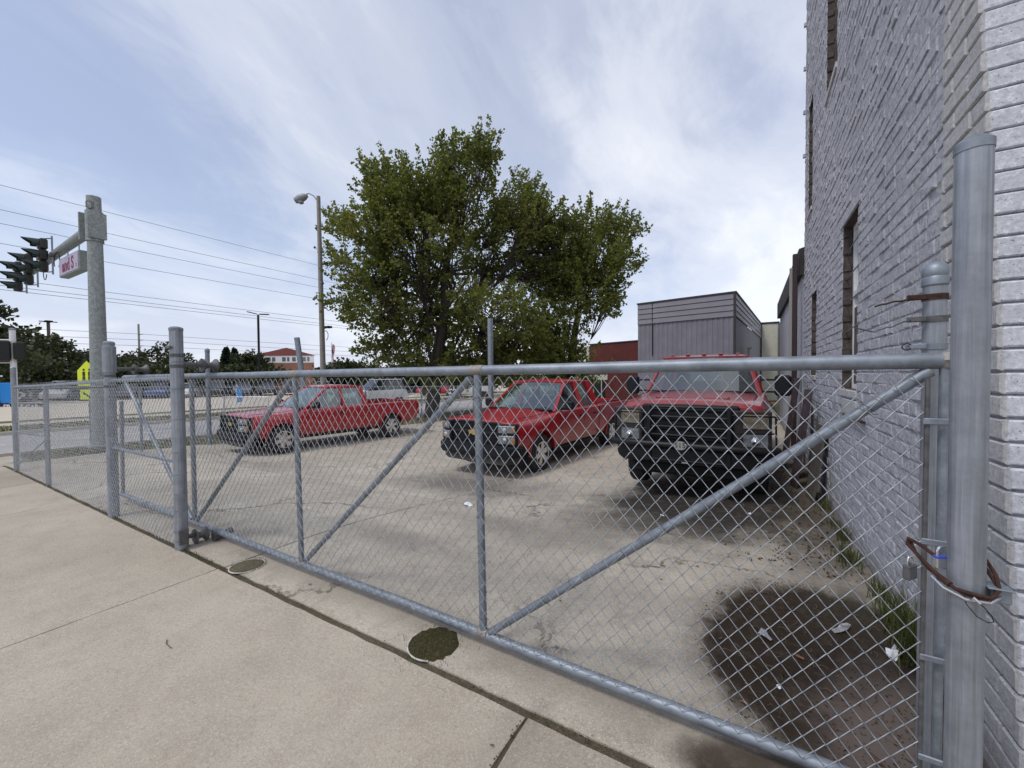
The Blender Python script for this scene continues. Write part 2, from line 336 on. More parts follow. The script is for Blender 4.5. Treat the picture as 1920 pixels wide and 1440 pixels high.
# side street beyond the yard
def L1(y): return -17.2+.2*(y-6)
def L2(y): return -24.1+.15*(y-8)
def strip(name, a, c, y0, y1, dz, mt, nx=4, ny=40): return sheet(name, [(a(y0), y0), (c(y0), y0), (c(y1), y1), (a(y1), y1)], nx, ny, dz, mt)
strip('road', lambda y: L2(y), lambda y: L1(y), -60, 60, -.05, M_ROAD, 6, 60)
strip('verge', lambda y: L1(y)+.15, lambda y: xl(y)-.02, 2.6, 34, .0, M_DRY)
strip('verge', lambda y: L2(y)-3.2, lambda y: L2(y)-.15, -60, 60, .07, M_DRY)
strip('pavement', lambda y: L2(y)-5.0, lambda y: L2(y)-3.2, -60, 60, .075, M_CURB)
strip('verge', lambda y: L2(y)-6.6, lambda y: L2(y)-5.0, -60, 60, .07, M_GRASS)
strip('far_car_park', lambda y: -74, lambda y: L2(y)-6.6, -60, 70, .06, M_FARLOT, 8, 40)
strip('sidewalk_corner', lambda y: L1(y)+.15, lambda y: -12.72, -6, 1.632, -.004, M_WALK, 12, 12)
strip('sidewalk_corner', lambda y: L1(y)+.15, lambda y: -12.0, 1.632, 2.62, -.006, M_WALK, 12, 6)
for nm, fx, y0, y1 in (('kerb', lambda y: L1(y), -60, 60), ('kerb', lambda y: L2(y)-.15, -60, 60)):
    b = MB(); n = 60
    for k in range(n):
        a, c = y0+(y1-y0)*k/n, y0+(y1-y0)*(k+1)/n; z = -.55
        vs = [(fx(t)+dx, t, zg(fx(t)+dx, t)+dz) for t in (a, c) for dx, dz in ((0, -.12), (0, .08), (.15, .08), (.15, -.12))]
        b.add(vs, [(0, 1, 5, 4), (1, 2, 6, 5), (2, 3, 7, 6)])
    struct('kerb', b.mesh('kerb', M_CURB, False))
# painted lines in the far car park and street
M_LINE = mat('road_paint', (.70, .70, .66), .7, 0, .2, 5)
b = MB()
for k in range(-8, 14):
    y = k*4.5; x = (L1(y)+L2(y))/2; b.quad((x-.06, y, zg(x, y)-.042), (x+.06, y, zg(x, y)-.042), (x+.66, y+3, zg(x, y)-.042), (x+.54, y+3, zg(x, y)-.042))
o = link('lane_line', b.mesh('lane_line', M_LINE)); o['kind'] = 'structure'

# ------------------------------------------------------------------ chain link
def wire_fabric(P0, P1, z0a, z0b, z1a, z1b, half, vert, r=.0019, n=4, detail=True, barb=.0, seed=1, sag=.0):
    """zig-zag wires hooked into one another between ground points P0 and P1; returns an MB"""
    rng = random.Random(seed)
    P0 = Vector(P0); P1 = Vector(P1); L = (P1-P0).length; d = (P1-P0)/L; nrm = Vector((-d.y, d.x, 0)); cnt = int(L/half)
    V = []; Fc = []
    for i in range(cnt):
        s0 = i*half; zb = z0a+(z0b-z0a)*s0/L; zt = z1a+(z1b-z1a)*s0/L
        rows = int((zt-zb)/(vert/2)); ph = i % 2
        pts = []
        wb = rng.uniform(-.0012, .0012)
        for k in range(rows+1):
            side = (k+ph) % 2; z = zt-k*vert/2
            x = s0-r*.9 if side == 0 else s0+half+r*.9
            bow = sag*math.sin(s0*1.7+z*2.1)+wb
            if detail:
                pts.append((x, bow, z))
                if k < rows:
                    x2 = s0-r*.9 if side == 1 else s0+half+r*.9
                    e = r*1.1*(1 if side == 0 else -1)
                    pts.append((x+(x2-x)*.16, bow+e, z-vert*.5*.10)); pts.append((x+(x2-x)*.84, bow+e, z-vert*.5*.90))
            else: pts.append((x, bow, z))
        if barb:
            t = pts[0]; sgn = 1 if t[0] > s0+half/2 else -1
            pts = [(t[0]+.004*sgn, t[1]+.006*rng.uniform(-1, 1), t[2]+barb)]+pts
        W = [P0+d*p[0]+nrm*p[1]+Vector((0, 0, p[2])) for p in pts]
        base = len(V)
        for j, p in enumerate(W):
            dd = (W[min(j+1, len(W)-1)]-W[max(j-1, 0)]); dd.normalize()
            a = nrm; c = dd.cross(a); c.normalize()
            for q in range(n):
                t = 2*math.pi*(q+.5)/n; V.append(p+a*(r*math.cos(t))+c*(r*math.sin(t)))
        Fc += [(base+j*n+q, base+j*n+(q+1) % n, base+(j+1)*n+(q+1) % n, base+(j+1)*n+q) for j in range(len(W)-1) for q in range(n)]
    m = MB(); m.add(V, Fc); return m
def fabric_part(name, mb, parent, mt=None):
    o = ORG.get(parent.name, (0, 0, 0)); me = bpy.data.meshes.new(name)
    v = np.array(mb.v, dtype=np.float32)-np.array(o, dtype=np.float32); me.from_pydata(v.tolist(), [], mb.f); me.materials.append(mt or M_WIRE); me.shade_smooth()
    ob = link(name, me, parent); ob['kind'] = 'stuff'; return ob
HALF, VERT = .03647, .088
YG = 1.93
# ---- sliding gate
gate = thing('sliding_gate', 'long galvanised chain link sliding gate with diagonal pipe braces across the yard entrance', 'gate', (-2.2, YG, 0))
def gp(name, pts, r, mt=M_GALV, n=14, caps=True, label=None, parent=None):
    return part(name, MB().tube(pts, r, n, caps), mt, parent or gate, label=label)
def bent(a, c, n, amp, seed):
    rr = random.Random(seed); a = Vector(a); c = Vector(c)
    return [a+(c-a)*t/n+Vector((0, rr.uniform(-amp, amp), rr.uniform(-amp, amp) if 0 < t < n else 0)) for t in range(n+1)]
gp('top_rail', bent((-6.80, YG, 1.60), (.58, YG, 1.635), 10, .002, 1), .0285)
gp('bottom_rail', bent((-7.06, YG, .085), (.55, YG, .075), 12, .004, 2), .027)
for x, zt, zb, r, x2 in ((-4.985, 1.575, .11, .021, -4.985), (-3.17, 1.59, .11, .021, -3.13), (-1.37, 1.60, .10, .0225, -1.345)):
    gp('upright', [(x, YG, zt), (x2, YG, zb)], r)
gp('upright', [(-6.95, YG, 1.30), (-6.99, YG, .10)], .021)
for a, c in (((-3.215, YG, 1.575), (-4.93, YG, .12)), ((-1.42, YG, 1.58), (-3.06, YG, .13)), ((.53, YG, 1.60), (-1.30, YG, .10)), ((-6.82, YG, 1.575), (-5.05, YG, .11))):
    gp('brace', [a, c], .0205)
# gate end: weld ball, stile, tension bar, bands
part('weld_joint', MB().lathe([(0, -.036), (.026, -.026), (.036, 0), (.026, .026), (0, .036)], (.575, YG, 1.637), 'Z', 16), mat('weld_metal', (.27, .25, .235), .6, .4, .3, 40, .3), gate)
gp('upright', [(.565, YG-.005, 1.61), (.560, YG-.005, .06)], .0135)
gp('tension_bar', [(.518, YG-.03, 1.575), (.512, YG-.03, .07)], .0075, M_CAST, 8)
for z in (1.43, .62, 1.02, .27):
    part('tension_band', MB().bbox(.505, .60, YG-.045, YG-.037, z-.011, z+.011, .003), M_GALV, gate)
for x in (-4.985, -3.17, -1.37):
    part('weld_joint', MB().lathe([(.0, -.06), (.031, -.045), (.0315, .045), (0, .06)], (x, YG, 1.60+(x+6.8)*.0047), 'X', 14), mat('weld_metal', (.27, .25, .235), .6, .4, .3, 40, .3), gate)
    part('weld_joint', MB().lathe([(.0, -.05), (.0295, -.035), (.0295, .035), (0, .05)], (x+.02, YG, .085), 'X', 14), MATS['weld_metal'], gate)
mf = wire_fabric((-5.0, YG-.031, 0), (.515, YG-.031, 0), .07, .06, 1.575, 1.592, HALF, VERT, .00185, 5, True, .0, 3, .004)
fabric_part('chain_link', mf, gate)
b = MB(); rr = random.Random(5)
def tie(b, p, ax, rad):            # wire tie wrapped round a pipe
    p = Vector(p); ax = Vector(ax).normalized(); a = ax.cross(Vector((0, 1, 0))).normalized(); c = ax.cross(a)
    b.tube([p+(a*math.cos(t)+c*math.sin(t))*rad+ax*(.004*t) for t in [k*.7 for k in range(9)]]+[p+a*rad*1.6+c*.004], .0014, 4)
for a, c, r_ in (((.53, YG, 1.60), (-1.30, YG, .10), .0225), ((-1.42, YG, 1.58), (-3.06, YG, .13), .0225), ((-3.215, YG, 1.575), (-4.93, YG, .12), .0225), ((-1.37, YG, 1.6), (-1.345, YG, .1), .0245), ((-3.17, YG, 1.59), (-3.13, YG, .11), .023)):
    a = Vector(a); c = Vector(c)
    for t in (.08, .2, .33, .45, .56, .7, .82, .93): tie(b, a+(c-a)*(t+rr.uniform(-.02, .02)), c-a, r_)
part('wire_ties', b, M_CAST, gate, stuff=True)

# ---- steel posts
def post(name, label, x, y, z0, z1, r, cap='flat', mt=M_POST, group=None, lean=(0, 0)):
    t = thing(name, label, 'post', (x, y, z0), group=group); tx, ty = x+lean[0], y+lean[1]
    part('pipe', MB().tube([(x, y, z0-.05), ((x+tx)/2, (y+ty)/2, (z0+z1)/2), (tx, ty, z1)], r, 28), mt, t)
    if cap == 'flat': part('cap', MB().lathe([(r*1.05, -.012), (r*1.06, .012), (r*.75, .024), (0, .03)], (tx, ty, z1), 'Z', 28), M_GALV, t)
    if cap == 'dome': part('cap', MB().lathe([(r*1.02, -.05), (r*1.13, -.045), (r*1.13, -.02), (r*1.05, -.015), (r*1.12, -.005), (r*1.1, r*.45), (r*.8, r*.95), (r*.35, r*1.22), (0, r*1.27)], (tx, ty, z1), 'Z', 28), M_GALV, t)
    return t
def band(t, x, y, z, r, h=.012, mt=M_GALV, name='band'): return part(name, MB().lathe([(r, -h), (r*1.06, -h), (r*1.06, h), (r, h)], (x, y, z), 'Z', 24), mt, t)
def spool(x, y, z, axis, r=.055, w=.10, hub=.028):
    return MB().lathe([(.0, -w/2), (r, -w/2), (r, -w/2+.012), (hub*1.15, -w*.18), (hub, 0), (hub*1.15, w*.18), (r, w/2-.012), (r, w/2), (0, w/2)], (x, y, z), axis, 22)
PX, PY, PR = -4.585, 1.665, .052
p1 = post('gate_post', 'tall banded galvanised post carrying the gate rollers, nearest the camera on the left', PX, PY, 0, 2.04, PR)
for z in (.075, .165, .36, .52, .70, .905, 1.21, 1.49, 1.74): band(p1, PX, PY, z, PR, .006 if z > .3 else .010)
for z in (1.70, 1.80): band(p1, PX, PY, z, PR, .016, M_CAST)
part('bracket_arm', MB().tube([(PX, PY+.04, 1.72), (PX+.01, YG-.07, 1.715)], .024, 12), M_CAST, p1)
part('top_plate', MB().bbox(PX-.05, PX+.05, PY-.07, PY-.052, 1.86, 1.885, .004), M_CAST, p1)
part('roller', spool(PX+.01, YG-.01, 1.712, 'Y', .064, .13), M_CAST, p1)
part('bracket_arm', MB().tube([(PX+.03, PY, .10), (PX-.01, PY+.10, .085)], .022, 12), M_CAST, p1)
part('clamp_plate', MB().bbox(PX+.055, PX+.075, PY-.045, PY+.03, .05, .19, .004), M_CAST, p1)
part('roller', spool(PX-.0, PY+.15, .072, 'Y', .068, .10, .03), M_CAST, p1)
part('roller', spool(PX+.09, PY+.30, .045, 'Y', .045, .16, .03), M_CAST, p1)
QX, QY = -6.33, 1.665
p2 = post('gate_post', 'second roller post behind the first, with a wider sleeve at its top', QX, QY, 0, 1.99, .05)
part('sleeve', MB().lathe([(.05, 0), (.060, .004), (.060, .30), (.05, .305)], (QX, QY, 1.655), 'Z', 24), M_POST, p2)
for z in (1.50, 1.62): band(p2, QX, QY, z, .05, .014, M_CAST)
part('bracket_arm', MB().tube([(QX, QY+.03, 1.70), (QX+.02, YG-.07, 1.70)], .022, 12), M_CAST, p2)
part('roller', spool(QX+.02, YG, 1.695, 'Y', .06, .13), M_CAST, p2)
BX, BY, BR = .545, 1.68, .0395
p3 = post('latch_post', 'thick galvanised gate post standing against the brick corner at the right', BX, BY, -.05, 2.235, BR)
part('strap', MB().tube([(BX-.075, BY-.01, .985), (BX-.06, BY-.045, .97), (BX-.02, BY-.062, .955), (BX+.03, BY-.055, .955), (BX+.062, BY-.02, .965)], .0045, 8), M_CHR, p3)
part('hasp_plate', MB().bbox(BX+.045, BX+.085, BY-.02, BY+.035, .945, .985, .003).bbox(BX+.035, BX+.088, BY-.03, BY+.01, .985, .989, .001), M_GALV, p3)
p4 = post('stub_post', 'dome capped galvanised post with old fence clamps, rising behind the right end of the gate', .582, 2.08, -.05, 1.96, .033, 'dome')
for z, mt_, tw in ((1.87, M_RUST, 1), (1.79, M_CAST, 2), (1.69, M_GALV, 3)):
    band(p4, .582, 2.08, z, .034, .011, mt_, 'clamp')
    part('clamp_bolt', MB().bbox(.582-.085, .582-.03, 2.04, 2.05, z-.010, z+.011, .003).lathe([(0, -.004), (.008, -.004), (.008, .004), (0, .004)], (.582-.07, 2.037, z), 'Y', 10), mt_, p4)
    if tw < 3:
        q = [(.582-.08-.012*k, 2.04+rr.uniform(-.004, .004), z-.003-.0022*k*tw+rr.uniform(-.003, .003)) for k in range(9)]
        if tw == 2: q += [(.582-.205, 2.04, z-.03), (.582-.225, 2.04, z-.022)]
        part('twisted_wire', MB().tube(q, .0035, 5), M_RUST if tw == 1 else M_CAST, p4)
    else: part('twisted_wire', MB().tube([(.582-.085+.014*math.cos(t), 2.035, z+.012*math.sin(t)) for t in [k*.6 for k in range(20)]], .002, 5), M_RUST, p4)
# rusty cable loop, padlocks, seal
t = thing('cable_loop', 'rusty brown cable wrapped round the thick gate post', 'cable', (BX, BY, 1.0))
pts = [(BX-.055, BY+.02, 1.035), (BX-.085, BY+.05, 1.055), (BX-.105, BY+.08, 1.065), (BX-.11, BY+.07, 1.045), (BX-.085, BY+.02, 1.015), (BX-.06, BY-.02, .99), (BX-.035, BY-.05, .978), (BX, BY-.06, .970), (BX+.035, BY-.052, .970), (BX+.06, BY-.02, .985), (BX+.066, BY+.02, 1.01), (BX+.055, BY+.05, 1.04), (BX+.03, BY+.06, 1.05)]
part('cable', MB().tube([Vector(p)+Vector((rr.uniform(-.002, .002),)*3) for p in pts], .0055, 8), M_RUST, t)
pts2 = [(BX-.10, BY+.085, 1.05), (BX-.095, BY+.05, 1.03), (BX-.075, BY+.01, 1.0), (BX-.052, BY-.03, .985), (BX-.02, BY-.052, .968), (BX+.02, BY-.053, .962), (BX+.048, BY-.035, .970), (BX+.06, BY+.0, .99), (BX+.05, BY+.04, 1.02)]
part('cable', MB().tube([Vector(p)+Vector((rr.uniform(-.002, .002),)*3) for p in pts2], .0048, 8), M_RUST, t)
part('cable_crimp', MB().tube([(BX-.062, BY-.02, .992), (BX-.045, BY-.042, .982)], .009, 8), M_RUST, t)
t = thing('wire_seal', 'thin black wire seal with a small metal crimp hanging on the gate post', 'seal', (BX, BY-.06, .95))
pts = [(BX-.022, BY-.058, .968), (BX-.020, BY-.066, .945), (BX, BY-.07, .917), (BX+.022, BY-.068, .905), (BX+.034, BY-.064, .908), (BX+.030, BY-.066, .925), (BX+.012, BY-.068, .948), (BX-.004, BY-.066, .962)]
part('loop', MB().tube(pts, .0013, 6), M_BLK2, t)
part('crimp', MB().tube([(BX-.008, BY-.068, .968), (BX+.006, BY-.070, .955)], .004, 8), M_CHR, t)
def padlock(x, y, z, label, name_mat, rz=0, body=(.034, .016, .036), tip=None):
    t = thing('padlock', label, 'padlock', (x, y, z), rz, local=True)
    w, d, h = body
    part('body', MB().bbox(-w/2, w/2, -d/2, d/2, -h, 0, .003), name_mat, t)
    part('shackle', MB().tube([(w*.3*math.cos(a), 0, .012+.016*math.sin(a)) for a in [k*math.pi/8 for k in range(9)]], .0035, 8).tube([(w*.3, 0, -.005), (w*.3, 0, .013)], .0035, 8).tube([(-w*.3, 0, -.005), (-w*.3, 0, .013)], .0035, 8), M_CHR, t)
    if tip: part('bumper', MB().bbox(-w*.51, w*.51, -d*.52, d*.52, -.005, .001, .001), tip, t)
    return t
padlock(BX-.052, BY+.005, 1.045, 'steel padlock with a blue top edge beside the thick gate post', M_CHR, .5, tip=mat('blue_plastic', (.03, .07, .45), .4))
padlock(BX-.105, BY+.06, .985, 'weathered laminated padlock hanging on the gate edge bar', M_CAST, .9, (.044, .02, .046))
solo('hanging_tag', MB().prism([(-.010, .022), (.012, .028), (.014, .0), (.004, -.024), (-.012, -.004)], 'Y', -.001, .001), mat('faded_red_tag', (.30, .115, .09), .8, 0, .3, 60), 'faded red diamond tag hanging from the wire seal', 'tag', (BX+.025, BY-.052, .862))

# ---- fixed fence along the sidewalk
fx = thing('chain_link_fence', 'fixed chain link fence along the sidewalk left of the gate posts', 'fence', (-8, 1.66, 0))
part('top_rail', MB().tube([(-4.63, 1.665, 1.585), (-6.3, 1.665, 1.565), (-9.03, 1.665, 1.49), (-10.98, 1.665, 1.455)], .021, 12), M_GALV, fx)
part('mid_rail', MB().tube([(-4.63, 1.67, .80), (-6.32, 1.67, .80)], .017, 12), M_GALV, fx)
part('mid_rail', MB().tube([(-9.03, 1.67, .735), (-10.98, 1.67, .67)], .015, 12), M_GALV, fx)
part('line_post', MB().tube([(-9.04, 1.67, -.05), (-9.03, 1.67, 1.50)], .030, 14), M_POST, fx)
part('brace', MB().tube([(-9.03, 1.67, .70), (-10.95, 1.67, .1)], .008, 8), M_GALV, fx)
fabric_part('chain_link', wire_fabric((-4.64, 1.635, 0), (-10.98, 1.635, 0), .015, .01, 1.60, 1.46, HALF, .075, .0019, 4, True, .035, 9, .006), fx)
p5 = post('fence_post', 'corner fence post at the far left end of the sidewalk fence', -10.99, 1.665, -.02, 1.77, .033, 'flat')
for z in (.15, .5, .9, 1.25, 1.47): band(p5, -10.99, 1.665, z, .033, .012)
solo('concrete_footing', MB().lathe([(.13, -.03), (.12, .02), (.09, .035), (0, .037)], (0, 0, 0), 'Z', 14), M_LOT, 'small cracked concrete footing round the banded gate post', 'footing', (PX+.01, PY-.02, -.015))
# ---- fence along the side street
A = (-10.99, 1.70, 0); Bp = (-14.62, 6.1, -.5); Cp = (-12.45, 13.3, -.55); Dp = (-9.3, 20.5, -.55)
bf = thing('chain_link_fence', 'low far chain link fence running along the side street behind the red pickups', 'fence', (-13, 8, -.5))
segs = [(A, Bp, 1.44, 1.27), (Bp, Cp, 1.27, 1.09), (Cp, Dp, 1.09, 1.03)]
for k, (a, c, za, zc) in enumerate(segs):
    part('top_rail', MB().tube([(a[0], a[1], za), (c[0], c[1], zc)], .022, 8), M_GALV, bf)
    L = (Vector(c)-Vector(a)).length; n = max(2, round(L/3.0))
    for i in range(1, n+1):
        x, y = a[0]+(c[0]-a[0])*i/n, a[1]+(c[1]-a[1])*i/n
        part('line_post', MB().tube([(x, y, zg(x, y)-.05), (x, y, za+(zc-za)*i/n+.02)], .030, 8), M_GALV, bf)
    za0, zc0 = zg(a[0], a[1])+.04, zg(c[0], c[1])+.04
    fabric_part('chain_link', wire_fabric((a[0], a[1], 0), (c[0], c[1], 0), za0, zc0, za, zc, .037, .09, .0021, 3, False, 0, 20+k), bf)
pn = thing('chain_link_fence', 'short white railed chain link panel standing across the yard edge', 'fence', (-14, 7, -.5))
part('frame', MB().tube([(-14.6, 6.5, -.45), (-14.55, 6.5, .95), (-13.4, 7.25, .93), (-13.4, 7.25, -.5)], .03, 8), M_WHITE, pn)
fabric_part('chain_link', wire_fabric((-14.55, 6.5, 0), (-13.4, 7.25, 0), -.45, -.45, .93, .92, .037, .09, .0026, 3, False, 0, 31), pn)
fabric_part('chain_link', wire_fabric((-14.62, 6.3, 0), (-13.9, 7.9, 0), -.45, -.45, .95, .92, .037, .09, .0026, 3, False, 0, 32), pn)
post('bollard_post', 'dome topped grey post beyond the gate, left of the nearest conifer', -14.75, 6.15, -.5, 2.42, .062, 'dome', M_GALV)
post('leaning_post', 'open topped grey pipe leaning left above the gate rail in front of the brick building', -16.2, 10.45, -.5, 3.23, .11, None, M_GALV, lean=(-.40, -.22))
post('pipe_post', 'open topped grey pipe sticking up in front of the big tree', -6.95, 10.5, -.5, 3.33, .085, None, M_GALV)
# ------------------------------------------------------------------ pickups
def paint(name, c, rough=.32, coat=.6, fade=.25):
    mt = bpy.data.materials.new(name); mt.use_nodes = True; nt = mt.node_tree; b = nt.nodes['Principled BSDF']
    tcn = N(nt, 'ShaderNodeTexCoord')
    n = N(nt, 'ShaderNodeTexNoise', i={'Scale': 1.6, 'Detail': 8, 'Roughness': .65}); nt.links.new(tcn.outputs['Object'], n.inputs[0])
    n2 = N(nt, 'ShaderNodeTexNoise', i={'Scale': 34, 'Detail': 5, 'Roughness': .7}); nt.links.new(tcn.outputs['Object'], n2.inputs[0])
    cc = mixc(nt, ramp(nt, ((.4, 0), (.75, fade)), n.outputs[0]), c, (c[0]*.9+.06, c[1]+.06, c[2]+.055))
    cc = mixc(nt, ramp(nt, ((.58, 0), (.72, .35)), n2.outputs[0]), cc, (.22, .17, .14))
    sp = N(nt, 'ShaderNodeSeparateXYZ'); nt.links.new(tcn.outputs['Object'], sp.inputs[0])
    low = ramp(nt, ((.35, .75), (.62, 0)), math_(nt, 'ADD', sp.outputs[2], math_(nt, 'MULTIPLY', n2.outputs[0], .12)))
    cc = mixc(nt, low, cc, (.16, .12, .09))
    nt.links.new(cc, b.inputs['Base Color'])
    nt.links.new(math_(nt, 'ADD', math_(nt, 'MULTIPLY', n.outputs[0], .3), rough-.1), b.inputs['Roughness'])
    b.inputs['Coat Weight'].default_value = coat; b.inputs['Coat Roughness'].default_value = .16
    MATS[name] = mt; return mt
M_RED = paint('red_car_paint', (.33, .004, .010), fade=.15); M_RED2 = paint('faded_dark_red_paint', (.24, .016, .024), .36, .6, .5)
M_GLASS = bpy.data.materials.new('car_glass'); M_GLASS.use_nodes = True
_n = M_GLASS.node_tree; _n.nodes.clear(); _o = N(_n, 'ShaderNodeOutputMaterial'); _m = N(_n, 'ShaderNodeMixShader'); _t = N(_n, 'ShaderNodeBsdfTransparent'); _g = N(_n, 'ShaderNodeBsdfGlossy')
_t.inputs[0].default_value = (.42, .56, .50, 1); _g.inputs['Roughness'].default_value = .03; _g.inputs[0].default_value = (.9, .95, .93, 1)
_q = N(_n, 'ShaderNodeNewGeometry'); _d = N(_n, 'ShaderNodeVectorMath', operation='DOT_PRODUCT'); _n.links.new(_q.outputs['Normal'], _d.inputs[0]); _n.links.new(_q.outputs['Incoming'], _d.inputs[1])
_f = math_(_n, 'POWER', math_(_n, 'SUBTRACT', 1.0, math_(_n, 'ABSOLUTE', _d.outputs['Value']), True), 3.5); _a = math_(_n, 'ADD', math_(_n, 'MULTIPLY', _f, .75), .20, True)
_n.links.new(_a, _m.inputs[0]); _n.links.new(_t.outputs[0], _m.inputs[1]); _n.links.new(_g.outputs[0], _m.inputs[2]); _n.links.new(_m.outputs[0], _o.inputs[0])
M_LENS = mat('headlight_lens', (.24, .26, .27), .15, .45, .25, 30, .5, 70); M_AMB = mat('amber_lens', (.34, .15, .05), .2, .1, .15, 30)
M_GOLD = mat('gold_emblem', (.55, .36, .08), .3, .6); M_SEAT = mat('grey_seat', (.06, .065, .07), .9); M_TAIL = mat('tail_lens', (.25, .004, .006), .2)
M_PINK = mat('amber_roof_marker', (.34, .13, .11), .5)

def sec(w, zb, zs, zt, ws=None):
    ws = ws if ws is not None else w-.07; d = zt-zs
    return [(0, zb), (w-.12, zb), (w-.05, zb+.05), (w-.015, zb+.18), (w, zb+.5*(zs-zb)), (w-.004, zs-.16), (ws+.035, zs-.035), (ws, zs), (ws*.8, zs+d*.45), (ws*.45, zs+d*.85), (0, zt)]
def loft(st):
    b = MB(); n = len(st[0][1]); vs = []
    for x, pr in st:
        vs += [(x, y, z) for y, z in pr]+[(x, -y, z) for y, z in pr[-2:0:-1]]
    R = 2*n-2; k = len(st)
    fs = [(i*R+j, i*R+(j+1) % R, (i+1)*R+(j+1) % R, (i+1)*R+j) for i in range(k-1) for j in range(R)]
    fs += [tuple(range(R)), tuple((k-1)*R+j for j in range(R))[::-1]]
    return b.add(vs, fs)
def boolean(me, cutters):
    o = bpy.data.objects.new('tmp', me); COL.objects.link(o); tmp = [o]
    for c in cutters:
        oc = bpy.data.objects.new('tmpc', c.mesh('tmpc', M_DARK, False)); COL.objects.link(oc); tmp.append(oc)
        mo = o.modifiers.new('b', 'BOOLEAN'); mo.operation = 'DIFFERENCE'; mo.solver = 'EXACT'; mo.object = oc
    dg = bpy.context.evaluated_depsgraph_get(); dg.update(); r = bpy.data.meshes.new_from_object(o.evaluated_get(dg))
    for x in tmp: bpy.data.objects.remove(x)
    r.shade_smooth(); r.set_sharp_from_angle(angle=R_(28)); return r
def tp(t, name, mb, mt, label=None, ang=32, smooth=True, parent=None):
    o = link(name, mb.mesh(name, mt, smooth, ang), parent or t)
    if label: o['label'] = label
    return o
def bar(b, p, q, w, h, mi=0):
    p, q = Vector(p), Vector(q); d = (q-p); L = d.length; d.normalize(); a = Vector((0, 0, 1)).cross(d)
    if a.length < .05: a = Vector((0, 1, 0))
    a.normalize(); c = d.cross(a); M = Matrix((d, a, c)).transposed().to_4x4(); M.translation = p
    return b.bbox(0, L, -w/2, w/2, -h/2, h/2, min(w, h)*.2, M, mi)
def wheel(t, x, y, zr, W, side, style):
    """tyre, rim and nuts; side +1 = left (+y outside)"""
    Rr = W['R']; wd = .26; w = link('wheel', MB().lathe([(Rr*.60, -wd/2), (Rr*.92, -wd/2), (Rr*.985, -wd*.38), (Rr, -wd*.2), (Rr, wd*.2), (Rr*.985, wd*.38), (Rr*.92, wd/2), (Rr*.60, wd/2)], (x, y, zr), 'Y', 40, ring=True).mesh('wheel', M_RUB, True, 25), t)
    rr = Rr*.60; s = side; yo = y+s*wd*.5
    tp(t, 'rim', MB().lathe([(rr*1.04, s*.004), (rr*1.03, s*.016), (rr*.92, s*.010), (rr*.88, -s*.05), (rr*.86, -s*.11), (rr*1.03, -s*.11)], (x, yo, zr), 'Y', 36, ring=True), M_CHR if style else M_CAST, parent=w)
    tp(t, 'brake_disc', MB().lathe([(0, 0), (rr*.88, 0)], (x, yo-s*.10, zr), 'Y', 24), M_DARK, parent=w)
    b = MB()
    for k in range(6 if style else 8):
        a = k*2*math.pi/(6 if style else 8)+.3
        M = Matrix.Translation((x, yo-s*.028, zr)) @ Matrix.Rotation(a, 4, 'Y')
        b.prism([(.2*rr, -rr*.17), (.93*rr, -rr*.24), (.93*rr, rr*.24), (.2*rr, rr*.17)] if style else [(.2*rr, -rr*.13), (.93*rr, -rr*.2), (.93*rr, rr*.2), (.2*rr, rr*.13)], 'Y', -.018, .018, M)
    tp(t, 'spokes', b, M_CHR if style else M_CAST, ang=20, parent=w)
    b = MB().lathe([(rr*.34, -s*.03), (rr*.34, s*.0), (rr*.24, s*.018), (0, s*.02)], (x, yo-s*.02, zr), 'Y', 18)
    for k in range(6): a = k*math.pi/3; b.lathe([(.012, 0), (.012, s*.03), (0, s*.032)], (x+math.cos(a)*rr*.42, yo-s*.01, zr+math.sin(a)*rr*.42), 'Y', 8)
    tp(t, 'hub', b, M_CHR if style else M_CAST, parent=w)
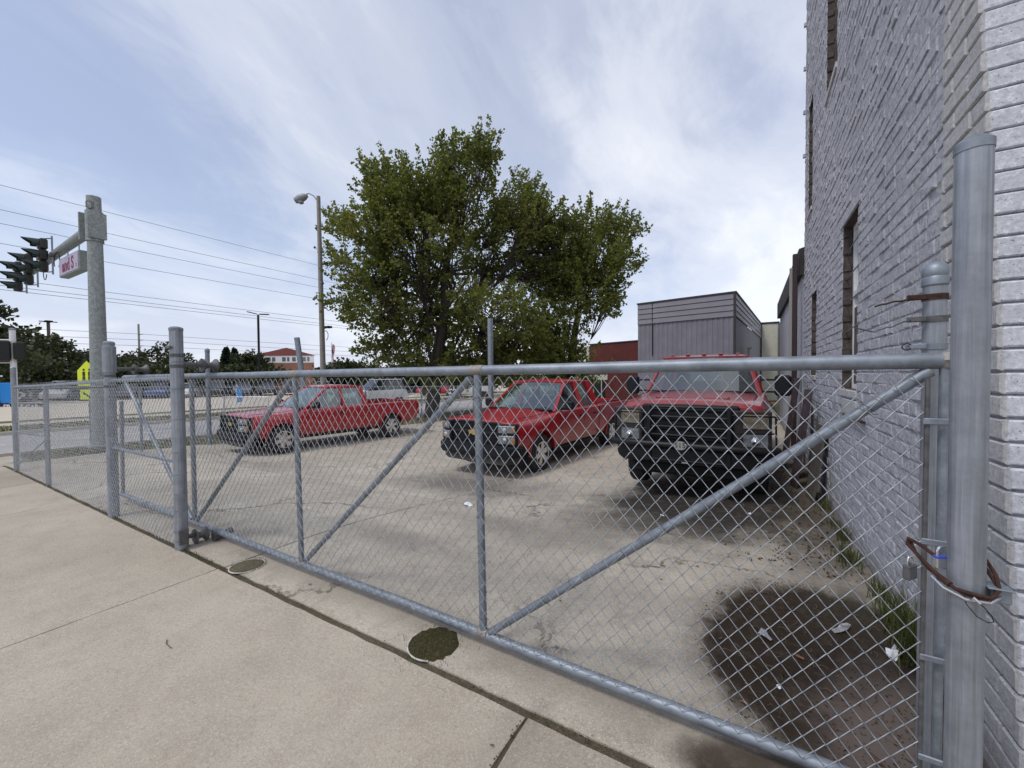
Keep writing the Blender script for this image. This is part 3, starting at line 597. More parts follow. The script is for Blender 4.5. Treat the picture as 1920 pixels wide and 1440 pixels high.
def pickup(name, label, loc, rz, scale, kind, pm, group):
    t = thing(name, label, 'pickup truck', loc, rz, group, local=True); t.scale = (scale,)*3
    C = kind == 'light'
    wb = 3.645 if C else 3.96; xf = wb/2; R = .40 if C else .43
    if C: fh, ch, bl, rf, hw = 1.10, 1.22, 1.22, 1.88, 1.005
    else: fh, ch, bl, rf, hw = 1.41, 1.50, 1.44, 2.17, 1.01
    zb = .42 if C else .56
    nose = xf+(.93 if C else .88)
    cf = xf-.62; cr = xf-2.72 if C else xf-3.3; tail = xf-4.86 if C else xf-5.1
    st = [(nose, sec(hw-.16, .66, fh-.07, fh-.02)), (nose-.06, sec(hw-.07, .60, fh-.03, fh+.03)), (nose-.2, sec(hw-.02, .52, fh, fh+.05, hw-.12)), (xf+.35, sec(hw, zb, fh+.01, fh+.07, hw-.10)), (xf, sec(hw, zb, fh+.02, fh+.085, hw-.09)),
          (cf+.1, sec(hw, zb, (fh+ch)/2, ch+.03, hw-.07)), (cf, sec(hw, zb, ch-.03, ch+.015, hw-.06)), (cf-.05, sec(hw, zb, ch-.02, ch-.015, hw-.06)), ((cf+cr)/2, sec(hw, zb, bl, bl+.005, hw-.06)), (cr, sec(hw, zb, bl, bl+.005, hw-.06)),
          (cr-.02, sec(hw-.01, zb, bl, bl+.002, hw-.05)), (tail+.35, sec(hw-.01, zb+.08, bl+.03, bl+.03, hw-.05)), (tail+.06, sec(hw-.02, zb+.16, bl+.03, bl+.03, hw-.06)), (tail, sec(hw-.06, zb+.22, bl, bl, hw-.09))]
    body = loft(st).mesh('body', pm, False)
    cut = []
    for x in (xf, -xf):
        for s in (-1, 1):
            a = R+.085; b = MB(); poly = [(x+a*math.cos(q)*(1.02), max(.0, R+a*math.sin(q)*.98)) for q in [k*math.pi/14-.0 for k in range(15)]]+[(x-a*1.0, .1), (x+a*1.0, .1)]
            b.prism([(p[0], p[1]) for p in poly], 'Y', s*.60, s*1.2); cut.append(b)
    cut.append(MB().box(tail+.10, cr-.10, -hw+.17, hw-.17, .80, 1.9))
    cab_in = MB().box(cr+.06, cf-.15, -hw+.17, hw-.17, .75, bl+.2); cut.append(cab_in)
    link('body', boolean(body, cut), t)
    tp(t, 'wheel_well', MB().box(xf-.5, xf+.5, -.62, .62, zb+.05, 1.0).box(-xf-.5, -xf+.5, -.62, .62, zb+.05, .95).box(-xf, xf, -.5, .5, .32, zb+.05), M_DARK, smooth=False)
    # doors
    def S(x, z):
        for (xa, pa), (xb_, pb) in zip(st, st[1:]):
            if xa >= x >= xb_:
                u = (x-xa)/(xb_-xa) if xb_ != xa else 0; pr = [(p[0]*(1-u)+q[0]*u, p[1]*(1-u)+q[1]*u) for p, q in zip(pa, pb)]
                for p, q in zip(pr[2:8], pr[3:8]):
                    if p[1] <= z <= q[1]: v = (z-p[1])/(q[1]-p[1]+1e-9); return p[0]*(1-v)+q[0]*v
                return pr[7][0]
        return hw
    def panel(nm, x0, x1, z0, z1, s, prt=None, off=.007, mt=None):
        b = MB(); zs_ = [z0, z0+.05, (z0+z1)/2-.1, (z0+z1)/2+.12, z1-.13, z1-.05, z1]; vs = []
        for x in (x0, (x0+x1)/2, x1):
            for z in zs_: vs.append((x, s*(S(x, z)+off), z))
        n = len(zs_); b.add(vs, [(i*n+j, i*n+j+1, (i+1)*n+j+1, (i+1)*n+j) for i in range(2) for j in range(n-1)])
        back = [(v[0], v[1]-s*.012, v[2]) for v in vs]; b.v += back; k = len(vs)
        edge = [i for i in range(n)]+[i*n+n-1 for i in (1, 2)]+[2*n+j for j in range(n-2, -1, -1)]+[n]
        b2 = [(edge[i], edge[(i+1) % len(edge)], k+edge[(i+1) % len(edge)], k+edge[i]) for i in range(len(edge))]
        b.f += b2; b.m += [0]*len(b2); return tp(t, nm, b, mt or pm, ang=25)
    doors = ((cf-.10, cf-1.24), (cf-1.26, cr+.12)) if C else ((cf-.12, cf-1.16), (cf-1.18, cr+.22))
    for s in (-1, 1):
        for k, (a, c) in enumerate(doors):
            d = panel('door', a, c, zb+.05, bl-.035, s)
            tp(t, 'handle', MB().bbox(c+.06, c+.24, s*(hw+.006)-.012, s*(hw+.006)+.016, bl-.20, bl-.165, .008), M_BLK, parent=d)
        for xg in (doors[0][0]+.004, (doors[0][1]+doors[1][0])/2, doors[1][1]-.004, cr-.025): panel('panel_gap', xg-.009, xg+.009, zb+.05, bl-.035, s, off=.001, mt=M_DARK)
        panel('bed_side', cr-.04, -xf+.52, zb+.10, bl-.04, s)
        b = MB()          # wheel arch trim
        for x in (xf, -xf):
            for k in range(12):
                q0, q1 = k*math.pi/12, (k+1)*math.pi/12; a = R+.085
                for q, qq in ((q0, q1),): bar(b, (x+a*math.cos(q), s*(hw-.015), R+a*math.sin(q)), (x+a*math.cos(qq), s*(hw-.015), R+a*math.sin(qq)), .05, .035)
        tp(t, 'arch_trim', b, pm)
        tp(t, 'sill', MB().bbox(-xf+.5, xf-.5, s*(hw-.10)-.03, s*(hw-.10)+.05, zb-.05, zb+.02, .01), M_BLK)
        tp(t, 'bed_rail', MB().bbox(tail+.08, cr-.06, s*(hw-.10)-.06, s*(hw-.10)+.045, bl+.03, bl+.052, .008), M_BLK)
        for x in (xf, -xf): wheel(t, x, s*(hw-.16), R, {'R': R}, s, C)
        # mirrors
        if C:
            mm = tp(t, 'mirror', MB().bbox(cf-.32, cf-.20, s*1.04-.0 if s > 0 else -1.24, 1.24 if s > 0 else -1.04, bl+.0, bl+.20, .03), M_BLK)
            tp(t, 'mirror_arm', MB().bbox(cf-.30, cf-.22, min(s*.92, s*1.06), max(s*.92, s*1.06), bl+.0, bl+.06, .01), M_BLK, parent=mm)
        else:
            mm = tp(t, 'mirror', MB().bbox(cf-.34, cf-.22, min(s*1.10, s*1.33), max(s*1.10, s*1.33), bl+.0, bl+.34, .03), M_BLK)
            tp(t, 'mirror_arm', MB().bbox(cf-.30, cf-.25, min(s*.90, s*1.12), max(s*.90, s*1.12), bl+.05, bl+.08, .006).bbox(cf-.30, cf-.25, min(s*.90, s*1.12), max(s*.90, s*1.12), bl+.25, bl+.28, .006), M_BLK, parent=mm)
    # greenhouse
    zr = rf-.06; tw = hw-.31; bw = hw-.10; xa, xa2 = cf-.02, cf-.80 if C else cf-.62; xc, xc2 = cr+.04, cr+.22 if C else cr+.10
    rfm = MB(); prof = lambda w, z, h: [(0, z-.05), (w-.06, z-.05), (w, z-.03), (w+.005, z), (w-.05, z+h*.6), (w*.5, z+h*.95), (0, z+h)]
    stn = [(xa2+.06, prof(tw-.02, zr+.0, .02)), (xa2-.08, prof(tw, zr+.01, .05)), ((xa2+xc2)/2, prof(tw+.01, zr+.015, .065)), (xc2+.08, prof(tw, zr+.01, .05)), (xc2-.03, prof(tw-.02, zr, .02))]
    tp(t, 'roof', loft(stn), pm, ang=40)
    b = MB()
    xm = doors[0][1]-.01
    for s in (-1, 1):
        bar(b, (xa+.03, s*bw, bl-.03), (xa2, s*tw, zr-.01), .06, .055)
        bar(b, (xa2+.02, s*(tw+.0), zr-.005), (xc2, s*(tw+.0), zr-.005), .055, .075)
        bar(b, (xm, s*(bw-.005), bl-.03), (xm+.04, s*tw, zr), .045, .15)
        bar(b, (xc+.02, s*(bw-.01), bl-.03), (xc2, s*(tw-.005), zr), .05, .22 if C else .14)
    bar(b, (xa2+.03, -tw, zr-.0), (xa2+.03, tw, zr-.0), .06, .05); bar(b, (xc, -bw+.05, bl), (xc, bw-.05, bl), .05, .06)
    tp(t, 'pillars', b, pm)
    def pane(nm, P): tp(t, nm, MB().quad(*P), M_GLASS, smooth=False)
    ws = MB(); n = 8; V = []
    for j in range(2):
        for i in range(n+1):
            u = -1+2*i/n; w_ = (bw-.02) if j == 0 else (tw-.01); xx = (xa+.06 if j == 0 else xa2+.03)+(.10 if j == 0 else .06)*(1-u*u)-.03; V.append((xx, u*w_, bl-.015 if j == 0 else zr))
    ws.add(V, [(i, i+1, n+2+i, n+1+i) for i in range(n)]); wsp = tp(t, 'windshield', ws, M_GLASS)
    b = MB()
    for s_ in (-1, 1): bar(b, (xa+.12, s_*.1+.15, bl+.0), (xa-.02, s_*.1+.15+.52*(-1 if s_ < 0 else 1), bl+.07), .012, .012)
    tp(t, 'wiper', b, M_BLK, parent=wsp); tp(t, 'cowl', MB().bbox(cf+.0, cf+.13, -bw+.05, bw-.05, ch-.0, ch+.024, .005), M_BLK)
    for s in (-1, 1):
        y0, y1 = s*(bw+.004), s*(tw+.006)
        pane('side_window', [(xa+.0, y0, bl-.02), (xm+.06, y0, bl-.02), (xm+.08, y1, zr-.02), (xa2-.02, y1, zr-.02)])
        pane('side_window', [(xm-.06, y0, bl-.02), (xc+.10, y0, bl-.02), (xc2+.06, y1, zr-.02), (xm-.03, y1, zr-.02)])
    pane('rear_window', [(xc-.01, -bw+.1, bl+.02), (xc-.01, bw-.1, bl+.02), (xc2-.02, tw-.04, zr), (xc2-.02, -tw+.04, zr)])
    b = MB()
    for sy in (-.42, .42):
        b.bbox(xm-.1, xm+.06, sy-.24, sy+.24, .9, bl+.20, .05).bbox(xm-.1, xm+.0, sy-.12, sy+.12, bl+.2, bl+.40, .04).bbox(xm, xm+.5, sy-.25, sy+.25, .8, .98, .05)
    b.bbox(xc+.15, xc+.30, -.7, .7, .9, bl+.2, .05); tp(t, 'seats', b, M_SEAT)
    tp(t, 'dashboard', MB().bbox(xa-.5, xa-.05, -bw+.08, bw-.08, bl-.35, bl+.01, .05).tube([(xa-.62+.05*math.sin(q), .42+.19*math.cos(q), bl+.02+.18*math.sin(q)) for q in [k*math.pi/8 for k in range(16)]], .016, 6, closed=True), M_BLK)
    # tail
    tp(t, 'tailgate', MB().bbox(tail-.012, tail+.03, -hw+.15, hw-.15, bl-.50, bl+.01, .01), pm)
    tp(t, 'rear_bumper', MB().bbox(tail-.16, tail+.02, -hw+.1, hw-.1, .55, .74, .03), M_CHR)
    for s in (-1, 1): tp(t, 'tail_light', MB().bbox(tail-.02, tail+.12, s*(hw-.10)-.075, s*(hw-.10)+.085, bl-.50, bl-.06, .01), M_TAIL)
    # front
    fx_ = nose
    if C:
        g = tp(t, 'grille', MB().bbox(fx_-.10, fx_+.012, -.60, .60, .66, 1.085, .02), M_BLK)
        b = MB()
        for z0, z1 in ((.705, .84), (.915, 1.045)):
            b.bbox(fx_-.0, fx_+.016, -.555, .555, z0, z1, .004)
        tp(t, 'grille_recess', b, M_DARK, parent=g)
        b = MB()
        for z0, z1 in ((.705, .84), (.915, 1.045)):
            for k in range(4): bar(b, (fx_+.018, -.55, z0+(z1-z0)*k/3), (fx_+.018, .55, z0+(z1-z0)*k/3), .012, .010)
            for k in range(23): y = -.55+k*.05; bar(b, (fx_+.017, y, z0), (fx_+.017, y+.02*(1 if k % 2 else -1), z1), .008, .008)
        tp(t, 'grille_mesh', b, M_BLK, parent=g)
        tp(t, 'grille_bar', MB().bbox(fx_-.02, fx_+.04, -.61, .61, .845, .905, .014).bbox(fx_-.02, fx_+.034, -.63, .63, 1.052, 1.10, .012), M_BLK, parent=g)
        e = [(-.10, -.028), (-.035, -.028), (-.028, -.045), (.046, -.045), (.039, -.028), (.10, -.028), (.085, .028), (.035, .028), (.028, .045), (-.046, .045), (-.039, .028), (-.115, .028)]
        tp(t, 'emblem', MB().prism([(y*1.25, .877+z*1.25) for y, z in e], 'X', fx_+.036, fx_+.056), M_GOLD, parent=g)
        for s in (-1, 1):
            M = Matrix.Translation((fx_-.045, s*.775, 0)) @ Matrix.Rotation(s*.36, 4, 'Z')
            h = tp(t, 'headlight', MB().bbox(-.10, .085, -.175, .155, .905, 1.045, .012, M).bbox(-.10, .085, -.175, .155, .70, .86, .012, M), M_LENS)
            tp(t, 'bulb', MB().lathe([(.05, 0), (.045, .03), (0, .045)], M @ Vector((.08, -s*.03, .785)), 'X', 14), M_CHR, parent=h)
            tp(t, 'bulb', MB().lathe([(.04, 0), (.035, .02), (0, .03)], M @ Vector((.08, -s*.04, .975)), 'X', 14), M_CHR, parent=h)
            tp(t, 'turn_signal', MB().bbox(-.10, .092, .08 if s > 0 else -.158, .158 if s > 0 else -.08, .70, .80, .01, M).bbox(-.10, .090, .085 if s > 0 else -.158, .158 if s > 0 else -.085, .93, 1.03, .01, M), M_AMB, parent=h)
            tp(t, 'headlight_bezel', MB().bbox(-.12, .07, -.20, .19, .662, 1.075, .015, M), M_BLK, parent=h)
        tp(t, 'bumper', loft([(fx_+.13, [(0, .45), (.62, .46), (.70, .50), (.70, .60), (.62, .655), (0, .665)]), (fx_+.09, [(0, .42), (.84, .43), (.90, .50), (.90, .62), (.84, .665), (0, .675)]), (fx_-.10, [(0, .42), (.98, .44), (1.02, .50), (1.02, .62), (.98, .66), (0, .67)]), (fx_-.28, [(0, .44), (.98, .46), (1.01, .50), (1.01, .60), (.97, .64), (0, .65)])]), M_BLK, ang=25)
        tp(t, 'bumper_intake', MB().bbox(fx_+.08, fx_+.136, -.36, .36, .50, .575, .006), M_DARK)
        tp(t, 'valance', loft([(fx_+.06, [(0, .29), (.70, .30), (.78, .34), (.80, .44), (0, .44)]), (fx_-.22, [(0, .27), (.86, .28), (.94, .34), (.96, .45), (0, .45)])]), mat('grey_valance', (.05, .048, .045), .8, 0, .3, 10))
    else:
        zt_ = fh-.03
        g = tp(t, 'grille', MB().bbox(fx_-.16, fx_+.03, -.64, .64, .80, zt_, .03), M_BLK)
        tp(t, 'grille_recess', MB().bbox(fx_+.0, fx_+.024, -.56, .56, .84, zt_-.05, .006), M_DARK, parent=g)
        b = MB()
        for k in range(4): b.bbox(fx_+.015, fx_+.05, -.56, .56, .88+k*.138, .910+k*.138, .008)
        tp(t, 'grille_bar', b, M_BLK, parent=g)
        for s in (-1, 1):
            M = Matrix.Translation((fx_-.0, s*.81, 0)) @ Matrix.Rotation(s*.16, 4, 'Z')
            tp(t, 'headlight_bezel', MB().bbox(-.16, .03, -.26, .19, .80, 1.32, .015, M), mat('dark_bezel', (.02, .016, .016), .6))
            h = tp(t, 'headlight', MB().bbox(-.08, .045, -.14, .15, .835, 1.03, .012, M), M_LENS)
            tp(t, 'reflector', MB().lathe([(.06, 0), (.05, .02), (.02, .03), (0, .045)], M @ Vector((.04, 0, .92)), 'X', 16), M_CHR, parent=h)
            h = tp(t, 'turn_signal', MB().bbox(-.08, .045, -.14, .15, 1.08, 1.27, .012, M), mat('dull_amber_lens', (.26, .19, .11), .25, .2, .3, 30))
            b = MB()
            for k in range(9): yy = -.13+k*.033; b.bbox(.045, .050, yy, yy+.012, 1.085, 1.265, .001, M)
            tp(t, 'lens_rib', b, M_LENS, parent=h)
        tp(t, 'bumper', loft([(fx_+.14, [(0, .55), (.60, .56), (.68, .60), (.68, .70), (.60, .775), (0, .785)]), (fx_+.08, [(0, .53), (.90, .54), (.97, .60), (.97, .72), (.90, .785), (0, .79)]), (fx_-.16, [(0, .54), (1.03, .55), (1.06, .60), (1.06, .70), (1.02, .76), (0, .77)])]), M_BLK2, ang=25)
        tp(t, 'valance', MB().bbox(fx_-.3, fx_+.04, -.8, .8, .36, .56, .04), M_DARK)
        bg_ = tp(t, 'guard_upright', MB().bbox(fx_+.10, fx_+.17, -.54, -.485, .56, 1.38, .01), M_BLK2); tp(t, 'guard_upright', MB().bbox(fx_+.10, fx_+.17, .485, .54, .56, 1.38, .01), M_BLK2)
        b = MB()
        for z in (1.35, 1.21, 1.07, .95): b.tube([(fx_+.135, -.51, z), (fx_+.135, .51, z)], .019, 8)
        for s in (-1, 1):
            b.tube([(fx_+.13, s*.51, 1.26), (fx_+.10, s*.86, 1.255), (fx_+.0, s*1.03, 1.25), (fx_-.12, s*1.06, 1.20)], .012, 8)
            b.tube([(fx_+.13, s*.51, 1.025), (fx_+.10, s*.86, 1.03), (fx_+.0, s*1.03, 1.03)], .012, 8)
            b.tube([(fx_-.0, s*1.04, 1.25), (fx_-.0, s*1.05, .85)], .012, 8)
        tp(t, 'guard_bar', b, M_BLK2, parent=bg_)
        tp(t, 'guard_tube', MB().tube([(fx_+.02, -1.08, .80), (fx_+.13, -.9, .805), (fx_+.175, -.55, .81), (fx_+.175, .55, .81), (fx_+.13, .9, .805), (fx_+.02, 1.08, .80)], .055, 14).tube([(fx_+.12, -.56, .59), (fx_+.12, .56, .59)], .028, 10), M_BLK2, parent=bg_)
        tp(t, 'badge', MB().lathe([(.085, -.006), (.085, .006), (0, .007)], (0, 0, 0), 'X', 24, M=Matrix.Translation((0, 0, 0)) @ Matrix.Diagonal((1, 1.0, .72, 1))), M_CHR, 'silver oval badge with dark letters').location = (fx_+.235, -.08, .825)
        cu = bpy.data.curves.new('badge_letters', 'FONT'); cu.body = '515'; cu.size = .10; cu.align_x = 'CENTER'; cu.align_y = 'CENTER'; cu.extrude = .002
        ob = bpy.data.objects.new('x', cu); COL.objects.link(ob); dg = bpy.context.evaluated_depsgraph_get(); me = bpy.data.meshes.new_from_object(ob.evaluated_get(dg)); bpy.data.objects.remove(ob)
        me.materials.clear(); me.materials.append(M_BLK); lo = link('badge_letters', me, t); lo.location = (fx_+.245, -.08, .825); lo.rotation_euler = (R_(90), 0, R_(90))
        tp(t, 'tow_hook', MB().tube([(fx_+.15, -.06, .59), (fx_+.19, -.06, .58), (fx_+.19, -.0, .58), (fx_+.15, 0, .59)], .012, 8), M_CHR)
        b = MB()
        for y in (-.56, -.28, 0, .28, .56): b.bbox(xa2-.10, xa2-.03, y-.035, y+.035, rf-.01+.01*(1-abs(y)), rf+.012+.01*(1-abs(y)), .006)
        tp(t, 'roof_marker', b, M_PINK)
        tp(t, 'hood_scoop', MB().bbox(nose-.60, nose-.25, -.5, .5, fh+.035, fh+.065, .02), pm)
    # hood shut lines
    b = MB()
    for s in (-1, 1): b.tube([(nose-.12, s*(hw-.22), fh+.045), (xf, s*(hw-.17), fh+.062), (cf+.12, s*(hw-.16), ch+.0)], .006, 5)
    tp(t, 'hood_seam', b, M_DARK)
    return t
GRP = 'red pickups parked in the fenced yard'
pickup('pickup_truck', 'bright red pickup parked farthest left, side on, with polished wheels and black front', (-11.92, 8.33, zg(-11.9, 8.3)), R_(-96.0), .985, 'light', M_RED, GRP)
pickup('pickup_truck', 'red pickup in the middle with a gold emblem on its black grille', (-4.37, 9.16, zg(-4.4, 9.1)), R_(-95.8), .985, 'light', M_RED, GRP)
pickup('pickup_truck', 'large faded red pickup with a black brush guard, parked against the painted brick wall', (-.72, 8.63, zg(-.7, 8.6)), R_(-90.0), .95, 'heavy', M_RED2, GRP)
# ------------------------------------------------------------------ painted brick building
def brickmat(name, col, dark=.55, nscale=30, yel=.25, bump=.9):
    mt = bpy.data.materials.new(name); mt.use_nodes = True; nt = mt.node_tree; b = nt.nodes['Principled BSDF']
    g = N(nt, 'ShaderNodeNewGeometry'); P = g.outputs['Position']
    def no(s, d=6, r=.65): n = N(nt, 'ShaderNodeTexNoise', i={'Scale': s, 'Detail': d, 'Roughness': r}); nt.links.new(P, n.inputs[0]); return n.outputs[0]
    f = no(nscale, 8, .75); big = no(.7, 6, .6); mid = no(5, 7, .7)
    c = mixc(nt, ramp(nt, ((.3, 0), (.7, 1)), big), tuple(x*.86 for x in col), tuple(x*1.08 for x in col))
    c = mixc(nt, ramp(nt, ((.38, .9), (.47, 0)), f), c, tuple(x*dark for x in col))
    c = mixc(nt, ramp(nt, ((.53, 0), (.62, .7)), f), c, tuple(min(1, x*1.4) for x in col))
    pit = no(nscale*2.6, 4, .6); c = mixc(nt, ramp(nt, ((.33, .85), (.38, 0)), pit), c, tuple(x*.25 for x in col))
    c = mixc(nt, ramp(nt, ((.62, 0), (.70, yel)), mid), c, (.40, .34, .26))
    sp = N(nt, 'ShaderNodeSeparateXYZ'); nt.links.new(P, sp.inputs[0])
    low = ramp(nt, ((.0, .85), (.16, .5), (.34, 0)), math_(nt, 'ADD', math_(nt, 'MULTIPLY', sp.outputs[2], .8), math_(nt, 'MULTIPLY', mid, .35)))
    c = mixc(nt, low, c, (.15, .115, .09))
    nt.links.new(c, b.inputs['Base Color']); b.inputs['Roughness'].default_value = .75; b.inputs['Specular IOR Level'].default_value = .3
    bp = N(nt, 'ShaderNodeBump', i={'Strength': bump, 'Distance': .008}); nt.links.new(math_(nt, 'ADD', f, math_(nt, 'MULTIPLY', mid, 1.5)), bp.inputs['Height']); nt.links.new(bp.outputs[0], b.inputs['Normal'])
    MATS[name] = mt; return mt
M_BR = brickmat('painted_common_brick', (.425, .435, .475), .5, bump=1.0); M_FB = brickmat('painted_face_brick', (.54, .56, .61), .72, 45, .12, .5)
M_FBS = brickmat('painted_return_brick', (.45, .45, .455), .75, 45, .25, .5)
M_MORT = brickmat('painted_mortar', (.36, .365, .40), .5, 40, .1, 1.0)
WX = .85; CH = .0905
bld = thing('brick_building', 'tall grey painted brick building filling the right side beside the yard', 'building', (1.5, 5, 0))
def cornerY(z): return 2.115+.142*max(-.2, min(z, 6))       # battered street front
OPEN = [(4.92, 5.66, 1.42, 3.16), (7.72, 8.30, 1.55, 2.86), (6.15, 6.93, 5.25, 7.6), (8.35, 8.86, 4.35, 6.2)]
# walls behind the bricks: pieces round the openings
b = MB(); ZT = 9.3; YE = 9.40; wx = WX+.012
ys_ = sorted({2.95, YE}|{v for o in OPEN for v in o[:2]}); zs_ = sorted({-.4, ZT}|{v for o in OPEN for v in o[2:]})
for y0, y1 in zip(ys_, ys_[1:]):
    for z0, z1 in zip(zs_, zs_[1:]):
        if any(o[0]-1e-6 <= y0 and y1 <= o[1]+1e-6 and o[2]-1e-6 <= z0 and z1 <= o[3]+1e-6 for o in OPEN): continue
        b.quad((wx, y0, z0), (wx, y1, z0), (wx, y1, z1), (wx, y0, z1))
for o in OPEN:   # reveals
    RV = MB()
    y0, y1, z0, z1 = o; d = .26
    for q in (((wx, y1, z0), (wx+d, y1, z0), (wx+d, y1, z1), (wx, y1, z1)), ((wx, y0, z0), (wx+d, y0, z0), (wx+d, y0, z1), (wx, y0, z1)), ((wx, y0, z1), (wx+d, y0, z1), (wx+d, y1, z1), (wx, y1, z1)), ((wx, y0, z0), (wx+d, y0, z0), (wx+d, y1, z0), (wx, y1, z0))): RV.quad(*q)
    RV.quad((wx+d+.02, y0, z0), (wx+d+.02, y1, z0), (wx+d+.02, y1, z1), (wx+d+.02, y0, z1))
    k = 0; z = z0
    while z < z1-.03:      # toothed brick ends on the far jamb
        if k % 2 == 0: RV.bbox(wx-.004, wx+.07, y1-.014, y1-.001, z, z+.072, .003)
        z += CH; k += 1
    part('reveal', RV, mat('bare_brick_reveal', (.07, .056, .05), .9, 0, .5, 14, .6), bld, smooth=False)
zl = [-.4, 0, .5, 1, 1.5, 2, 3, 4, 5, 6, ZT]
for z0, z1 in zip(zl, zl[1:]):
    y0, y1 = cornerY(z0)+.012, cornerY(z1)+.012
    b.quad((wx-.008, y0, z0), (wx-.008, 2.95, z0), (wx-.008, 2.95, z1), (wx-.008, y1, z1))
    b.quad((wx-.008, y0, z0), (4.5, y0, z0), (4.5, y1, z1), (wx-.008, y1, z1))
b.quad((wx, YE, -.4), (9, YE, -.4), (9, YE, ZT), (wx, YE, ZT)); b.quad((wx-.008, 2.3, ZT), (9, 2.3, ZT), (9, YE, ZT), (wx, YE, ZT))
part('wall', b, M_MORT, bld, smooth=False)
# bricks
brng = random.Random(7)
def brick_shape(L, D, hh, rough, seed):
    r = random.Random(seed); x0 = 0; c = .006
    def j(a): return a+r.uniform(-rough, rough)
    # front face with bevelled rim; x is outwards (negative), y along, z up
    pts = [(0, 0, 0), (0, L, 0), (0, L, hh), (0, 0, hh)]
    f1 = [(-D*.55, j(.0), j(.0)), (-D*.55, j(L), j(0)), (-D*.55, j(L), j(hh)), (-D*.55, j(0), j(hh))]
    f2 = [(-D+r.uniform(-rough, rough), c+r.uniform(0, rough), c+r.uniform(0, rough)), (-D+r.uniform(-rough, rough), L-c, c), (-D+r.uniform(-rough, rough), L-c, hh-c), (-D+r.uniform(-rough, rough), c, hh-c-r.uniform(0, rough))]
    vs = pts+f1+f2; fs = []
    for a in (0, 4):
        for i in range(4): k = (i+1) % 4; fs.append((a+i, a+k, a+4+k, a+4+i))
    fs.append((8, 9, 10, 11)); return vs, fs
def vis(p):
    v = Vector(p)-Vector((0, 0, CAM_H)); z = v.dot(fw)
    if z < .2: return 0
    x = v.dot(rt)/z*F_PX; y = v.dot(up)/z*F_PX
    return 0 if abs(x) > 985 or abs(y) > 745 else 1/(z*z)
items = []   # (score, kind, y/x, z, L, kindmat)
z = -.3; row = 0
while z < ZT-.1:
    y = 2.95+brng.uniform(-.01, .01)+(0 if row % 2 else -.12); L0 = .232
    while y < YE-.02:
        head = brng.random() < (.9 if row % 6 == 0 else .04); L = (.112 if head else L0); a, c = max(2.955, y), min(YE-.002, y+L)
        hit = [o for o in OPEN if not (c < o[0] or a > o[1]) and not (z+CH-.012 < o[2] or z > o[3])]
        if hit:
            o = hit[0]
            if a < o[0]-.05: c = o[0]
            elif c > o[1]+.05: a = o[1]
            else: y += L+.013; continue
        if c-a > .04: items.append((vis((WX, (a+c)/2, z))*(c-a), 's', a, z, c-a))
        y += L+.013
    z += CH; row += 1
z = -.3; row = 0
while z < 5.2:
    cy = cornerY(z); y = cy+.002; off = .14 if row % 2 else 0
    if off: items.append((vis((WX, y, z)), 'r', y, z, .13)); y += .142
    while y < 2.94:
        L = min(.285, 2.945-y)
        if L > .03: items.append((vis((WX, y+L/2, z)), 'r', y, z, L))
        y += L+.013
    x = WX+(.14 if row % 2 else 0)
    if row % 2: items.append((vis((WX+.07, cy, z))*1.5, 'f', WX, z, .135))
    while x < 2.2:
        items.append((vis((x+.1, cy, z))*1.5, 'f', x, z, .272)); x += .285
    z += CH; row += 1
items.sort(key=lambda t: -t[0]); near = [i for i in items if i[0] > 0][:292]; rest = [i for i in items[len(near):]]
MATF = {'s': M_BR, 'r': M_FBS, 'f': M_FB}
def place(it, seed):
    _, k, a, z, L = it; r = random.Random(seed)
    D = {'s': .007, 'r': .018, 'f': .016}[k]+r.uniform(-.004, .006 if k == 's' else .002); rough = .0035 if k == 's' else .0012
    hh = CH-(.011 if k == 's' else .010)+(r.uniform(-.004, .003) if k == 's' else 0)
    vs, fs = brick_shape(L, D, hh, rough, seed)
    if k == 's': dz = r.uniform(-.003, .003); vs = [(WX+.014+v[0], a+v[1], z+v[2]+dz) for v in vs]
    elif k == 'r': vs = [(WX+.006+v[0], a+v[1], z+v[2]) for v in vs]
    else: cy = cornerY(z); vs = [(a+v[1]-.002, cy+.014+v[0], z+v[2]) for v in vs]
    return vs, fs
for n_, it in enumerate(near):
    vs, fs = place(it, n_); b = MB().add(vs, fs); part('brick', b, MATF[it[1]], bld, smooth=False)
for k in 'srf':
    V, Fc = [], []
    for n_, it in enumerate(rest):
        if it[1] != k: continue
        vs, fs = place(it, 1000+n_); o = len(V); V += vs; Fc += [tuple(o+i for i in f) for f in fs]
    me = bpy.data.meshes.new('brick_field'); O = ORG[bld.name]; me.from_pydata([(v[0]-O[0], v[1]-O[1], v[2]-O[2]) for v in V], [], Fc); me.materials.append(MATF[k])
    o = link('brick_field', me, bld); o['kind'] = 'stuff'
# toothed bricks on the far corner, coping
for k in range(5):
    z = 5.6+k*.8; part('corner_brick', MB().bbox(WX-.03, WX+.2, YE-.02, YE+.03, z, z+.07, .006), M_BR, bld)
